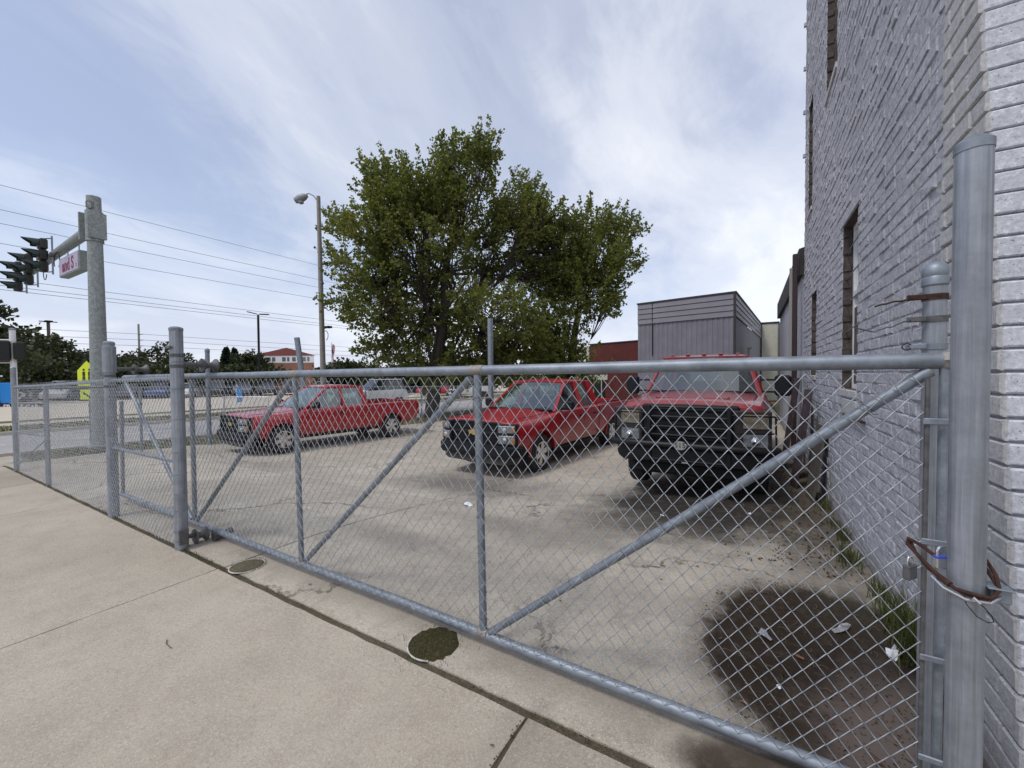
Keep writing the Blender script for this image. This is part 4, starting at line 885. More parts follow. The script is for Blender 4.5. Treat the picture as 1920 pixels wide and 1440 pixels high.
# ground-floor window with bars
M_GLS = mat('window_glass', (.35, .38, .40), .06, .0, .15, 3, spec=1.0); M_BOARD = mat('weathered_board', (.09, .078, .066), .85, 0, .35, 14, .4)
def window(y0, y1, z0, z1, deep=.13, mid=None, board=None):
    w = part('window', MB().box(WX+deep, WX+deep+.02, y0, y1, z0, z1), M_GLS, bld, smooth=False); b = MB()
    def fr(a, c, d, e, p=.0): b.box(WX+deep-.035-p, WX+deep+.0, a, c, d, e)
    for q in ((y0, y0+.05, z0, z1), (y1-.05, y1, z0, z1)): fr(*q)
    for q in ((y0+.05, y1-.05, z0, z0+.05), (y0+.05, y1-.05, z1-.05, z1)): fr(*q)
    if mid: fr(y0+.05, y1-.05, mid-.03, mid+.03, .006)
    o = part('frame', b, M_WHITE, bld, smooth=False); o.parent = w
    b = MB(); n = 3
    for k in range(1, n): yy = y0+.05+(y1-y0-.1)*k/n; b.box(WX+deep-.022, WX+deep-.001, yy-.011, yy+.011, z0+.05, z1-.05)
    nz = max(2, int((z1-z0)/.38))
    for k in range(1, nz): zz = z0+(z1-z0)*k/nz; b.box(WX+deep-.018, WX+deep-.001, y0+.05, y1-.05, zz-.010, zz+.010)
    o = part('muntins', b, M_WHITE, bld, smooth=False); o.parent = w
    if board:
        b = MB(); n = 6
        for k in range(n): a = y0+.055+(y1-y0-.11)*k/n; b.bbox(WX+deep-.030, WX+deep-.024+.003*(k % 2), a, a+(y1-y0-.11)/n-.006, z0+.05, board, .001)
        part('boards', b, M_BOARD, bld, smooth=False).parent = w
    part('sill', MB().bbox(WX-.012, WX+deep, y0-.03, y1+.03, z0-.075, z0-.004, .006), M_FBS, bld)
    return w
w1 = window(*OPEN[0], .13, 2.42, 2.28)
b = MB()
for z in (1.75, 2.05, 2.35, 2.62, 2.9): b.tube([(WX+.04, OPEN[0][0], z+.02), (WX+.04, OPEN[0][1], z-.02)], .006, 6)
part('security_bar', b, M_GALV, bld)
window(*OPEN[1], .12, 2.2, 1.9); window(*OPEN[2], .16, 6.4); window(*OPEN[3], .16, 5.2)
part('infill_panel', MB().bbox(WX-.012, WX+.01, 4.86, 5.5, 1.18, 1.32, .004), M_FBS, bld)
part('angle_iron', MB().bbox(WX-.03, WX-.002, 4.5, 5.35, 1.155, 1.172, .002), M_RUST, bld)
part('arch_lintel', MB().bbox(WX-.006, WX+.1, OPEN[0][0]-.1, OPEN[0][1]+.1, OPEN[0][3]+.002, OPEN[0][3]+.06, .005), M_BR, bld)
# ---- lower rear wing
wing = thing('rear_wing', 'lower grey rear wing beyond the tall brick building with a dark overhanging eave', 'building', (2, 12, 0))
part('wall', MB().box(WX+.0, 8, YE+.15, 16.5, -.4, 3.6), M_BR, wing, smooth=False)
part('eave', MB().prism([(WX-.07, 3.45), (WX-.07, 3.95), (WX+.1, 4.0), (5, 4.4), (5, 3.6)], 'Y', YE+.1, 16.8), mat('dark_eave', (.035, .03, .03), .8, 0, .3, 8), wing, smooth=False)
part('downpipe', MB().bbox(WX-.17, WX-.09, YE+.03, YE+.12, -.2, 3.85, .01), mat('maroon_pipe', (.032, .016, .018), .6), wing)
part('downpipe', MB().bbox(WX-.12, WX-.05, YE+1.5, YE+1.57, -.2, 3.9, .01), mat('pale_pipe', (.28, .27, .25), .6), wing)
# ---- grey clad shed
M_SHED = mat('grey_cladding', (.175, .17, .20), .6, 0, .12, 3); M_SHED2 = mat('grey_fascia', (.19, .186, .215), .6, 0, .1, 3); M_EDGE = mat('dark_trim', (.03, .03, .035), .6)
A_, B_, C_ = Vector((-3.42, 14.55, 0)), Vector((-.42, 13.98, 0)), Vector((.48, 24.5, 0)); ZS = 4.0
shed = thing('clad_shed', 'tall grey ribbed metal shed behind the large pickup', 'building', (-1.5, 18, 0))
def wallface(P, Q, name='wall'):
    d = (Q-P); L = d.length; d.normalize(); nrm = Vector((d.y, -d.x, 0)); z0 = -.5; zf = 3.30
    b = MB(); pitch = .155; prof = []
    k = 0; x = 0
    while x < L:
        prof += [(x, 0), (x+pitch*.62, 0), (x+pitch*.68, .010), (x+pitch*.94, .010)]; x += pitch
    prof = [p for p in prof if p[0] <= L]+[(L, 0)]
    vs = []
    for x, o in prof:
        for z in (z0, zf): p = P+d*x-nrm*o; vs.append((p.x, p.y, z))
    b.add(vs, [(2*i, 2*i+2, 2*i+3, 2*i+1) for i in range(len(prof)-1)]); part(name, b, M_SHED, shed, smooth=False)
    for i in range(4):
        b = MB(); za = zf+.005+i*(ZS-zf)/4; zb_ = za+(ZS-zf)/4-.012
        M = Matrix((d, -nrm, Vector((0, 0, 1)))).transposed().to_4x4(); M.translation = P+nrm*.012
        b.prism([(-.0, za), (-.028, za), (-.006, zb_), (0, zb_)], 'X', 0, L, M); part('fascia_board', b, M_SHED2, shed, smooth=False)
    M.translation = P+nrm*.02; part('roof_edge', MB().bbox(-.03, L+.03, -.03, .1, ZS, ZS+.05, .005, M), M_EDGE, shed)
    return M
Mf = wallface(A_, B_); wallface(B_, C_)
part('corner_trim', MB().bbox(B_.x-.04, B_.x+.03, B_.y-.04, B_.y+.03, -.5, ZS, .004), M_EDGE, shed)
part('seam', MB().bbox(A_.x+.50, A_.x+.52, A_.y-.14, A_.y-.10, 2.2, ZS-.0, .002), M_DARK, shed)
part('roof', MB().add([(A_.x, A_.y, ZS-.01), (B_.x, B_.y, ZS-.01), (C_.x, C_.y, ZS-.01), (C_.x-3, C_.y+.5, ZS-.01)], [(0, 1, 2, 3)]).add([(A_.x, A_.y, -.5), (A_.x, A_.y, ZS), (C_.x-3, C_.y+.5, ZS), (C_.x-3, C_.y+.5, -.5)], [(0, 1, 2, 3)]), M_SHED, shed, smooth=False)
part('vent_pipe', MB().tube([(-.05, 16.2, -.4), (-.05, 16.2, 2.45)], .05, 8).bbox(-.13, .03, 16.13, 16.27, 2.42, 2.48, .01), M_CREAM, shed)
# ---- red brick warehouse wall behind
def redbrick(name, c1, c2, mort, sx=4.2, sy=13):
    mt = bpy.data.materials.new(name); mt.use_nodes = True; nt = mt.node_tree; b_ = nt.nodes['Principled BSDF']
    tcn = N(nt, 'ShaderNodeTexCoord'); mp = N(nt, 'ShaderNodeMapping'); nt.links.new(tcn.outputs['UV'], mp.inputs[0])
    br = N(nt, 'ShaderNodeTexBrick', i={'Color1': (*c1, 1), 'Color2': (*c2, 1), 'Mortar': (*mort, 1), 'Scale': 1.0, 'Mortar Size': .008, 'Brick Width': .22, 'Row Height': .075}); nt.links.new(mp.outputs[0], br.inputs[0])
    n = N(nt, 'ShaderNodeTexNoise', i={'Scale': 1.2, 'Detail': 6}); nt.links.new(mp.outputs[0], n.inputs[0])
    c = mixc(nt, ramp(nt, ((.35, .35), (.65, 0)), n.outputs[0]), br.outputs[0], tuple(x*.4 for x in c1)); nt.links.new(c, b_.inputs['Base Color']); b_.inputs['Roughness'].default_value = .85
    MATS[name] = mt; return mt
def uvbox(o):      # metric UVs from the face directions
    me = o.data; uv = me.uv_layers.new(name='UVMap')
    for p in me.polygons:
        n = p.normal
        for li in p.loop_indices:
            v = me.vertices[me.loops[li].vertex_index].co
            if abs(n.z) > .7: uv.data[li].uv = (v.x, v.y)
            else: t = Vector((-n.y, n.x)); t.normalize(); uv.data[li].uv = (v.x*t.x+v.y*t.y, v.z)
M_RB = redbrick('dark_red_brick', (.10, .012, .010), (.14, .022, .016), (.045, .02, .018)); M_OB = redbrick('orange_brick', (.27, .12, .075), (.32, .15, .095), (.28, .18, .13))
wh = thing('brick_warehouse', 'low dark red brick warehouse wall between the big tree and the painted building', 'building', (-5, 31, 0))
Pa, Pb = Vector((-12.6, 34.4, 0)), Vector((2.6, 28.5, 0)); d = (Pb-Pa).normalized(); M = Matrix((d, Vector((-d.y, d.x, 0)), Vector((0, 0, 1)))).transposed().to_4x4(); M.translation = Pa; L = (Pb-Pa).length
uvbox(part('wall', MB().box(.45, L, 0, 6, -.6, 4.12, M), M_RB, wh, smooth=False))
part('coping', MB().bbox(.3, L, -.06, 6, 4.125, 4.22, .01, M), M_EDGE, wh); part('pilaster', MB().bbox(0, .44, -.12, .4, -.6, 4.05, .02, M), M_CREAM, wh)
dw = part('dock_door', MB().bbox(.62, 2.1, -.05, .03, -.5, 1.05, .01, M), M_DARK, wh); o = part('lintel', MB().bbox(.5, 2.4, -.10, .04, 1.06, 1.5, .02, M), M_CREAM, wh); o.parent = dw
o = part('door_post', MB().bbox(1.75, 1.83, -.12, -.051, -.5, 1.05, .005, M).bbox(.9, .95, -.12, -.051, -.5, 1.05, .005, M), M_CREAM, wh); o.parent = dw
part('downspout', MB().bbox(L-2.5, L-2.35, -.16, -.05, -.5, 4.0, .01, M), M_EDGE, wh)
cab = thing('cabinet', 'tall beige metal cabinet at the back corner of the grey shed', 'cabinet', (.7, 24, 0))
part('shell', MB().bbox(.45, 1.15, 23.6, 24.4, .2, 4.0, .03), M_CREAM, cab); part('lid', MB().bbox(.40, 1.2, 23.55, 24.45, 4.0, 4.07, .02), M_EDGE, cab); part('side_frame', MB().bbox(1.15, 1.25, 23.55, 23.62, .2, 4.0, .01), M_CAST, cab)
M_LEAFL = None
# clutter between the large pickup and the wall
for k, (x, y, lx, ly, h, rz) in enumerate(((.55, 7.2, .05, .02, 1.45, .3), (.62, 7.9, .22, .03, 1.3, -.2), (.5, 8.6, .08, .03, 1.6, .2), (.68, 6.6, .15, .03, 1.0, .1))):
    M = Matrix.Translation((x, y, zg(x, y))) @ Matrix.Rotation(rz, 4, 'Z') @ Matrix.Rotation(.13, 4, 'Y')
    solo('board', MB().bbox(-.012, .012, -lx-.05, lx+.05, 0, h, .003, M), M_BOARD if k % 2 else mat('purple_board', (.06, .042, .05), .8, 0, .4, 10), ['narrow weathered plank leaning on the wall beside the large pickup', 'wide purplish board leaning on the wall beside the large pickup', 'tallest plank leaning on the wall behind the large pickup mirror', 'short purplish board leaning nearest on the wall'][k], 'board')
# ------------------------------------------------------------------ foliage
def leafmat(name, c1, c2, c3=None, trans=.35):
    mt = bpy.data.materials.new(name); mt.use_nodes = True; nt = mt.node_tree; nt.nodes.clear()
    at = N(nt, 'ShaderNodeAttribute', attribute_name='tint'); g = N(nt, 'ShaderNodeNewGeometry')
    n = N(nt, 'ShaderNodeTexNoise', i={'Scale': .45, 'Detail': 3}); nt.links.new(g.outputs['Position'], n.inputs[0])
    f = math_(nt, 'ADD', math_(nt, 'MULTIPLY', at.outputs['Fac'], .6), math_(nt, 'MULTIPLY', math_(nt, 'SUBTRACT', n.outputs[0], .3), 1.0), True)
    pts = ((0, c1), (.7, c2), (1, c3 or c2)); c = ramp(nt, pts, f)
    d = N(nt, 'ShaderNodeBsdfPrincipled'); d.inputs['Roughness'].default_value = .55; d.inputs['Specular IOR Level'].default_value = .35; nt.links.new(c, d.inputs['Base Color'])
    t = N(nt, 'ShaderNodeBsdfTranslucent'); nt.links.new(mixc(nt, 1.0, c, (1.2, 1.3, .6), 'MULTIPLY'), t.inputs[0])
    m = N(nt, 'ShaderNodeMixShader', i={0: trans}); nt.links.new(d.outputs[0], m.inputs[1]); nt.links.new(t.outputs[0], m.inputs[2])
    o = N(nt, 'ShaderNodeOutputMaterial'); nt.links.new(m.outputs[0], o.inputs[0]); MATS[name] = mt; return mt
M_LEAF = leafmat('maple_leaves', (.058, .074, .020), (.175, .190, .055), (.30, .26, .08), .48)
M_LEAFD = leafmat('dark_tree_leaves', (.018, .027, .010), (.048, .060, .022), (.09, .065, .035), .2)
M_LEAFC = leafmat('conifer_needles', (.012, .022, .014), (.028, .045, .028), None, .1)
M_BARK = mat('bark', (.05, .042, .035), .95, 0, .4, 12, .8, 30)
def leaves_mesh(name, P, D, size, mt, seed, droop=.3):
    """P (n,3) leaf positions, D (n,3) preferred directions -> folded quads"""
    r = np.random.default_rng(seed); n = len(P)
    a = D+r.normal(0, .75, (n, 3)); a[:, 2] -= droop; a /= np.linalg.norm(a, axis=1)[:, None]
    q = r.normal(0, 1, (n, 3)); b = np.cross(a, q); b /= np.linalg.norm(b, axis=1)[:, None]; c = np.cross(a, b)
    s = (size*r.uniform(.6, 1.35, n))[:, None]
    v0 = P; v1 = P+a*s*.5+b*s*.46+c*s*.10; v2 = P+a*s; v3 = P+a*s*.5-b*s*.46+c*s*.10
    V = np.stack([v0, v1, v2, v3], 1).reshape(-1, 3).astype(np.float32)
    me = bpy.data.meshes.new(name); me.vertices.add(4*n); me.vertices.foreach_set('co', V.ravel()); me.loops.add(4*n); me.loops.foreach_set('vertex_index', np.arange(4*n, dtype=np.int32))
    me.polygons.add(n); me.polygons.foreach_set('loop_start', np.arange(0, 4*n, 4, dtype=np.int32)); me.update(calc_edges=True)
    at = me.attributes.new('tint', 'FLOAT', 'FACE'); at.data.foreach_set('value', r.random(n).astype(np.float32)); me.materials.append(mt); me.validate(); return me
def tree(name, label, base, trunk_r, lobes, ntwig, nleaf, size, mt, seed, group=None, limbs=True, upl=.75, tw=(.7, 1.5), trunk_top=None, stems=1, cat='tree', spread=.13):
    """lobes: (x,y,z,r_horizontal,r_vertical) in world space"""
    r = np.random.default_rng(seed); t = thing(name, label, cat, base, group=group); B = np.array(base, float)
    Lb = np.array(lobes, float); ctr = Lb[:, :3].mean(0); w = Lb[:, 3]**1.35*Lb[:, 4]**.6; w /= w.sum(); P = []; D = []; T = []
    idx = r.choice(len(Lb), ntwig, p=w)
    for i in idx:
        l = Lb[i]; d = r.normal(0, 1, 3); d /= np.linalg.norm(d); rad = r.uniform(.25, 1)**.5
        o = l[:3]+d*np.array((l[3], l[3], l[4]))*rad*.86
        out = (o-ctr); out[2] *= .6; out /= (np.linalg.norm(out)+1e-6)
        g = out*.75+d*.5+np.array((0, 0, upl))+r.normal(0, .3, 3); g /= np.linalg.norm(g); L = r.uniform(*tw)*min(1, l[3]/1.2+.25)
        k = max(3, int(nleaf*L/1.1)); tt = r.uniform(0, 1, k)**.8; bend = np.array((0, 0, .12*L))
        pos = o+g*(tt*L)[:, None]+bend*(tt**2)[:, None]+r.normal(0, 1, (k, 3))*(spread*(1.25-tt*.95))[:, None]
        P.append(pos); D.append(np.repeat(g[None], k, 0)); T.append((o, o+g*L*.8, L))
    P = np.concatenate(P); D = np.concatenate(D)
    me = leaves_mesh('crown', P-B, D, size, mt, seed); link('crown', me, t)
    b = MB(); top = np.array(trunk_top if trunk_top is not None else ctr); rr = random.Random(seed)
    def wig(a, c, n, amp): a = np.array(a, float); c = np.array(c, float); return [a+(c-a)*k/n+np.array((rr.uniform(-amp, amp), rr.uniform(-amp, amp), 0))*(0 < k < n) for k in range(n+1)]
    pt = wig(B+np.array((0, 0, -.2)), top, 6, .12*trunk_r*4); b.tube([tuple(p) for p in pt], [trunk_r*(1.25-.95*k/6) for k in range(7)], 10)
    part('trunk', b, M_BARK, t)
    if limbs:
        b = MB(); ends = []
        for i, l in enumerate(Lb):
            s = pt[min(5, 1+int(5*rr.random()*.9))]; q = wig(s, l[:3], 5, .25); q[2][2] += .15; rad0 = trunk_r*.27*min(1, l[3]/1.5)
            b.tube([tuple(p) for p in q], [rad0*(1-.14*k) for k in range(6)], 6); ends.append(q)
        for (o, e, L) in T[::2]:
            j = int(np.argmin(((Lb[:, :3]-o)**2).sum(1))); s = ends[j][rr.choice((3, 4, 5))]
            mid = (np.array(s)+o)/2+np.array((0, 0, -.1)); b.tube([tuple(s), tuple(mid), tuple(o), tuple(e)], [.035, .024, .014, .005], 3, False)
        part('branches', b, M_BARK, t)
    return t
LOB = [(-12.21, 16.23, 11.38, 1.97, 1.84), (-13.64, 14.74, 10.11, 2.3, 1.53), (-16.21, 14.61, 11.32, 1.22, 1.08), (-14.89, 14.23, 9.7, 1.55, 1.16), (-11.03, 16.16, 12.18, 0.89, 1.01), (-13.2, 16.45, 12.79, 0.95, 1.22), (-10.92, 20.18, 12.24, 0.84, 0.75), (-11.31, 19.36, 10.71, 1.9, 1.61), (-18.99, 14.65, 9.91, 1.22, 0.58), (-15.77, 13.99, 8.51, 2.09, 1.31), (-18.44, 13.86, 7.71, 0.83, 0.61), (-16.16, 13.96, 6.47, 2.12, 1.19), (-16.98, 12.95, 4.95, 0.83, 0.73), (-15.38, 13.57, 4.64, 1.79, 1.28), (-13.71, 15.14, 7.69, 2.87, 2.22), (-12.33, 19.29, 8.54, 3.29, 2.69), (-9.46, 21.25, 9.48, 1.51, 1.51), (-15.31, 16.85, 4.91, 3.21, 2.34), (-10.72, 16.71, 4.26, 2.86, 2.08), (-15.9, 14.17, 2.9, 1.07, 0.75), (-15.31, 15.98, 2.69, 2.55, 0.85), (-12.63, 18.05, 2.54, 2.6, 0.87), (-13.6, 16.6, 1.6, 2.4, .7), (-11.2, 17.6, 1.7, 1.6, .7), (-10.6, 20.0, 10.1, 1.5, 1.4), (-13.0, 15.6, 9.9, 2.0, 1.8), (-10.2, 20.4, 7.0, 1.6, 1.6), (-9.3, 20.8, 8.6, 1.6, 1.5), (-9.7, 19.6, 9.6, 1.4, 1.3), (-15.2, 14.5, 11.2, 1.3, 1.2)]
LOB = [(a, b_, c-.25 if c > 9 else c, d*.92, e*.85) for a, b_, c, d, e in LOB]
LOB2 = [(-8.11, 22.31, 9.69, 1.07, 1.22), (-6.56, 22.25, 8.95, 0.94, 1.03), (-5.52, 22.52, 9.28, 0.46, 0.52), (-7.18, 21.38, 7.24, 1.59, 1.3), (-6.1, 23.63, 7.74, 0.67, 0.37), (-7.74, 21.26, 5.7, 1.75, 1.22), (-7.07, 22.91, 5.44, 0.55, 0.79), (-9.15, 21.63, 6.81, 1.83, 1.52), (-9.07, 20.3, 4.1, 1.3, 1.3), (-7.79, 21.37, 4.12, 0.47, 0.41), (-9.35, 18.59, 2.87, 1.36, 0.87), (-9.1, 20.4, 2.3, 1.5, .8), (-8.3, 20.9, 1.9, 1.2, .7)]
tree('maple_tree', 'big leafy maple behind the yard, the tallest and widest tree', (-14.1, 15.7, -.55), .30, LOB, 3300, 46, .134, M_LEAF, 1, tw=(.35, 1.05), trunk_top=(-12.9, 16.5, 10.5))
tree('maple_tree', 'smaller maple with upswept branch tips joined to the right side of the big one', (-9.2, 21.2, -.55), .24, LOB2, 1050, 46, .136, M_LEAF, 2, tw=(.35, 1.3), trunk_top=(-8.0, 21.8, 8))
def bgt(name, label, c, h, wd, mt, seed, n=140, size=.55, cat='tree', base=-.5, group='trees far across the street', nl=16, cols=None):
    rr = random.Random(seed); lobes = []
    for k in range(14):
        u = rr.uniform(-1, 1); zz_ = rr.uniform(.12, .86); lim = math.sqrt(max(.05, 1-(abs(zz_-.4)/.62)**2))
        a = rr.uniform(0, 6.28); lobes.append((c[0]+math.cos(a)*wd*.5*lim*abs(u), c[1]+math.sin(a)*wd*.5*lim*abs(u), base+h*zz_, wd*.20, h*.13))
    return tree(name, label, (c[0], c[1], base), max(.12, h*.025), lobes, n, nl, size, mt, seed, group, limbs=False, tw=(.6, 1.4), spread=size*.9, trunk_top=(c[0], c[1], base+h*.6), cat=cat)
bgt('broadleaf_tree', 'biggest dark tree at the far left edge behind the pedestrian signal', (-71, 8.6), 10.3, 11.5, M_LEAFD, 11, 714, 0.40)
bgt('broadleaf_tree', 'dark green tree between the far left tree and the signal mast', (-86, 17.3), 7.3, 8, M_LEAFD, 12, 442, 0.36)
bgt('broadleaf_tree', 'low dark tree just right of the signal mast', (-83, 22.0), 5.6, 8, M_LEAFD, 13, 340, 0.36)
bgt('broadleaf_tree', 'loose crowned tree behind the tall banded gate post', (-87, 29.3), 7.4, 8.5, M_LEAFD, 14, 391, 0.36)
bgt('broadleaf_tree', 'low bushy tree between the utility pole and the mast', (-88, 25.2), 5.8, 7, M_LEAFD, 15, 306, 0.36)
bgt('broadleaf_tree', 'small far tree right of the gate post', (-94, 36), 5.0, 9, M_LEAFD, 16, 289, 0.36)
bgt('broadleaf_tree', 'dense dark tree left of the brick building', (-60.2, 29.6), 5.3, 3.6, M_LEAFD, 17, 306, 0.26)
bgt('broadleaf_tree', 'second dense dark tree touching the brick building', (-58.6, 30.8), 5.2, 3.2, M_LEAFD, 18, 289, 0.26)
bgt('broadleaf_tree', 'small green tree under the right side of the maples beside the dark red wall', (-17.0, 37.5), 4.8, 5.0, M_LEAFD, 19, 340, 0.22, nl=18)
bgt('broadleaf_tree', 'low dark tree beyond the white canopy', (-45, 46), 3.0, 9, M_LEAFD, 20, 340, 0.29)
for k, (x, y, h, w_) in enumerate(((-52, 4, 4.2, 9), (-57, 14, 3.0, 9), (-58, 21, 2.9, 9), (-55, 26.5, 2.9, 8), (-44, 33.5, 2.9, 8), (-36, 37, 2.6, 8), (-29, 38.5, 3.0, 8))):
    bgt('hedge', ['tallest dark hedge at the left edge behind the blue sign', 'dark hedge behind the parked cars left of the mast', 'dark hedge behind the parked cars right of the mast', 'dark hedge behind the parked cars beside the conifers', 'dark hedge below the brick building', 'dark hedge below the white canopy', 'dark hedge under the big maple'][k], (x, y), h, w_, M_LEAFD, 40+k, 600, .36, 'hedge', -.5, 'dark hedges across the street')
def conifer(c, h, wd, seed, label):
    t = thing('conifer', label, 'tree', (c[0], c[1], -.5), group='conifers across the street'); r = np.random.default_rng(seed); n = 3400
    u = r.uniform(.04, 1, n)**.8; lay = np.floor(u*14)/14; rad = (1-u)*wd*.5*(.55+.45*(1-(u*14 % 1)))+.05; a = r.uniform(0, 6.283, n); q = np.sqrt(r.uniform(.25, 1, n))
    P = np.stack([np.cos(a)*rad*q, np.sin(a)*rad*q, u*h-.12*rad*q], 1); D = np.stack([np.cos(a), np.sin(a), 0*a+.2], 1)
    link('crown', leaves_mesh('crown', P, D, .30, M_LEAFC, seed), t); part('trunk', MB().tube([(c[0], c[1], -.6), (c[0], c[1], h*.95-.5)], [.16, .02], 8), M_BARK, t)
conifer((-61.3, 27.8), 6.0, 4.6, 5, 'pointed conifer on the left of the pair'); conifer((-61.7, 29.0), 5.9, 4.0, 6, 'pointed conifer on the right of the pair')

# ------------------------------------------------------------------ signal mast at the corner
MX, MY, MZ = -16.0, 3.99, -.35
mast = thing('signal_mast', 'tall grey signal mast pole with a long arm reaching left over the side street', 'traffic signal pole', (MX, MY, MZ))
part('pole', MB().tube([(MX, MY, MZ-.1), (MX, MY, 2), (MX, MY, 6.68)], [.205, .185, .155], 28), M_MAST, mast)
part('base_plate', MB().bbox(MX-.3, MX+.3, MY-.3, MY+.3, MZ-.02, MZ+.05, .01), M_MAST, mast)
part('cap', MB().lathe([(.157, 0), (.15, .02), (0, .035)], (MX, MY, 6.68), 'Z', 24), M_MAST, mast)
part('clamp', MB().lathe([(.172, -.42), (.19, -.42), (.19, .42), (.172, .42)], (MX, MY, 5.86), 'Z', 28).bbox(MX-.30, MX-.24, MY-.26, MY+.26, 5.48, 6.26, .01).bbox(MX+.15, MX+.22, MY-.20, MY+.20, 5.5, 6.22, .01), M_MAST, mast)
for z in (6.42, 5.95): part('cover_plate', MB().bbox(-.075, .075, -.012, .012, -.10, .10, .03, Matrix.Translation((MX+.13, MY-.125, z)) @ Matrix.Rotation(R_(46), 4, 'Z')), M_MAST, mast)
part('arm', MB().tube([(MX-.28, MY, 5.84), (-19, MY, 5.72), (-24.2, MY, 5.45)], [.145, .13, .10], 20), M_MAST, mast)
M_VIS = mat('visor_green_black', (.012, .03, .03), .45); M_SIG = mat('signal_housing', (.012, .014, .012), .5)
def sighead(x, y, z, label, rz=0):
    t = thing('traffic_light', label, 'traffic light', (x, y, z), rz, 'traffic lights on the mast arm', local=True)
    part('bracket_pole', MB().tube([(.28, .16, -.62), (.28, .16, .62)], .024, 8), M_GALV, t)
    b = MB()
    for zz_ in (-.54, .54): b.tube([(0, 0, zz_), (.30, .16, zz_)], .018, 6)
    b.bbox(.20, .38, .10, .22, -.05, .05, .01); part('clamp', b, M_CAST, t)
    for k, c in enumerate(((.25, .01, .008), (.22, .12, .01), (.01, .10, .06))):
        zz_ = .36-.36*k; s = part('signal_section', MB().bbox(-.17, .17, -.10, .10, zz_-.172, zz_+.172, .04), M_SIG, t)
        part('lens', MB().lathe([(.14, -.105), (.11, -.125), (0, -.14)], (0, 0, zz_), 'Y', 20), mat('lens_%d_off' % k, c, .25), t).parent = s
        b = MB(); n = 14; V = []
        for j in range(n+1):
            a = R_(-35)+R_(250)*j/n; L = .14+.22*max(0, math.sin(max(0, min(math.pi, a))))
            for rr_ in (.150, .156): V += [(rr_*math.cos(a), -.10, zz_+rr_*math.sin(a)), (rr_*math.cos(a), -.10-L, zz_+rr_*math.sin(a)-.09*L)]
        b.add(V, [(4*j, 4*j+1, 4*j+5, 4*j+4) for j in range(n)]+[(4*j+2, 4*j+6, 4*j+7, 4*j+3) for j in range(n)]+[(4*j+1, 4*j+3, 4*j+7, 4*j+5) for j in range(n)])
        part('visor', b, M_VIS, t).parent = s
    return t
sighead(-19.9, 3.72, 5.60, 'three section traffic light nearest the mast pole'); sighead(-21.75, 3.72, 5.40, 'three section traffic light in the middle of the mast arm'); sighead(-23.3, 3.72, 5.35, 'three section traffic light at the far end of the mast arm')
part('cable', MB().tube([(-19.2+.3*math.cos(a), MY-.1, 5.35+.28*math.sin(a)) for a in [k*.35-.9 for k in range(14)]], .012, 5), M_BLK, mast)
part('cable', MB().tube([(-20.6+.2*math.cos(a), MY-.1, 5.15+.22*math.sin(a)) for a in [k*.4 for k in range(16)]], .012, 5), M_BLK, mast)
sg = thing('street_name_sign', 'lit box street name sign with dark red lettering hanging under the mast arm', 'street sign', (-18.0, MY, 5.1))
part('box', MB().bbox(-18.95, -17.0, MY-.11, MY+.11, 4.78, 5.37, .02), M_MAST, sg)
fc = part('face', MB().box(-18.9, -17.05, MY-.118, MY-.111, 4.83, 5.32), mat('sign_face', (.40, .34, .46), .4, 0, .15, 2), sg, smooth=False)
b = MB()
for x in (-18.5, -17.4): b.tube([(x, MY, 5.36), (x, MY, 5.72)], .016, 6)
part('hanger', b, M_GALV, sg)
def text(body, size, name, mt, loc, rot, parent=None, ext=.003, bold=0.0):
    cu = bpy.data.curves.new(name, 'FONT'); cu.body = body; cu.size = size; cu.extrude = ext; cu.align_x = 'CENTER'; cu.align_y = 'CENTER'; cu.offset = bold
    ob = bpy.data.objects.new('x', cu); COL.objects.link(ob); dg = bpy.context.evaluated_depsgraph_get(); me = bpy.data.meshes.new_from_object(ob.evaluated_get(dg)); bpy.data.objects.remove(ob); me.name = name
    me.materials.clear(); me.materials.append(mt); o = link(name, me, parent)
    O = ORG.get(parent.name, (0, 0, 0)) if parent else (0, 0, 0); o.location = (loc[0]-O[0], loc[1]-O[1], loc[2]-O[2]); o.rotation_euler = rot; return o
M_MAG = mat('dark_red_lettering', (.16, .005, .04), .5)
text('and S', .52, 'lettering', M_MAG, (-18.0, MY-.121, 5.06), (R_(90), 0, 0), sg, bold=.012); text('t', .2, 'lettering', M_MAG, (-17.2, MY-.121, 4.96), (R_(90), 0, 0), sg)
# pedestrian signal pole, blue signs, yellow sign
pp = thing('pedestrian_signal', 'white pedestrian signal pole with a black signal box at the left edge', 'pedestrian signal', (-15.3, 2.32, -.45))
part('pole', MB().tube([(-15.3, 2.33, -.5), (-15.3, 2.33, 2.78)], .055, 14), M_WHITE, pp); part('cap', MB().lathe([(.06, -.02), (.062, .01), (0, .04)], (-15.3, 2.33, 2.78), 'Z', 14), M_GALV, pp)
part('housing', MB().bbox(-15.62, -15.15, 1.95, 2.28, 2.02, 2.50, .03).bbox(-15.33, -15.13, 2.32, 2.5, 2.05, 2.48, .03), M_SIG, pp)
part('arm', MB().tube([(-15.3, 2.33, 2.52), (-15.75, 1.7, 2.52)], .018, 8), M_WHITE, pp); part('arm', MB().tube([(-15.3, 2.33, 1.98), (-15.75, 1.7, 1.98)], .018, 8), M_WHITE, pp)
part('footing', MB().lathe([(.22, 0), (.18, .12), (0, .14)], (-15.3, 2.33, -.5), 'Z', 14), M_CURB, pp)
M_BLUE = mat('bright_blue_panel', (.03, .22, .62), .4); M_NAVY = mat('navy_panel', (.008, .010, .05), .4)
D_ = Vector((2.56, 1.46, 0)).normalized(); MS = Matrix((D_, Vector((-D_.y, D_.x, 0)), Vector((0, 0, 1)))).transposed().to_4x4(); MS.translation = Vector((-47.9, 6.6, 0))
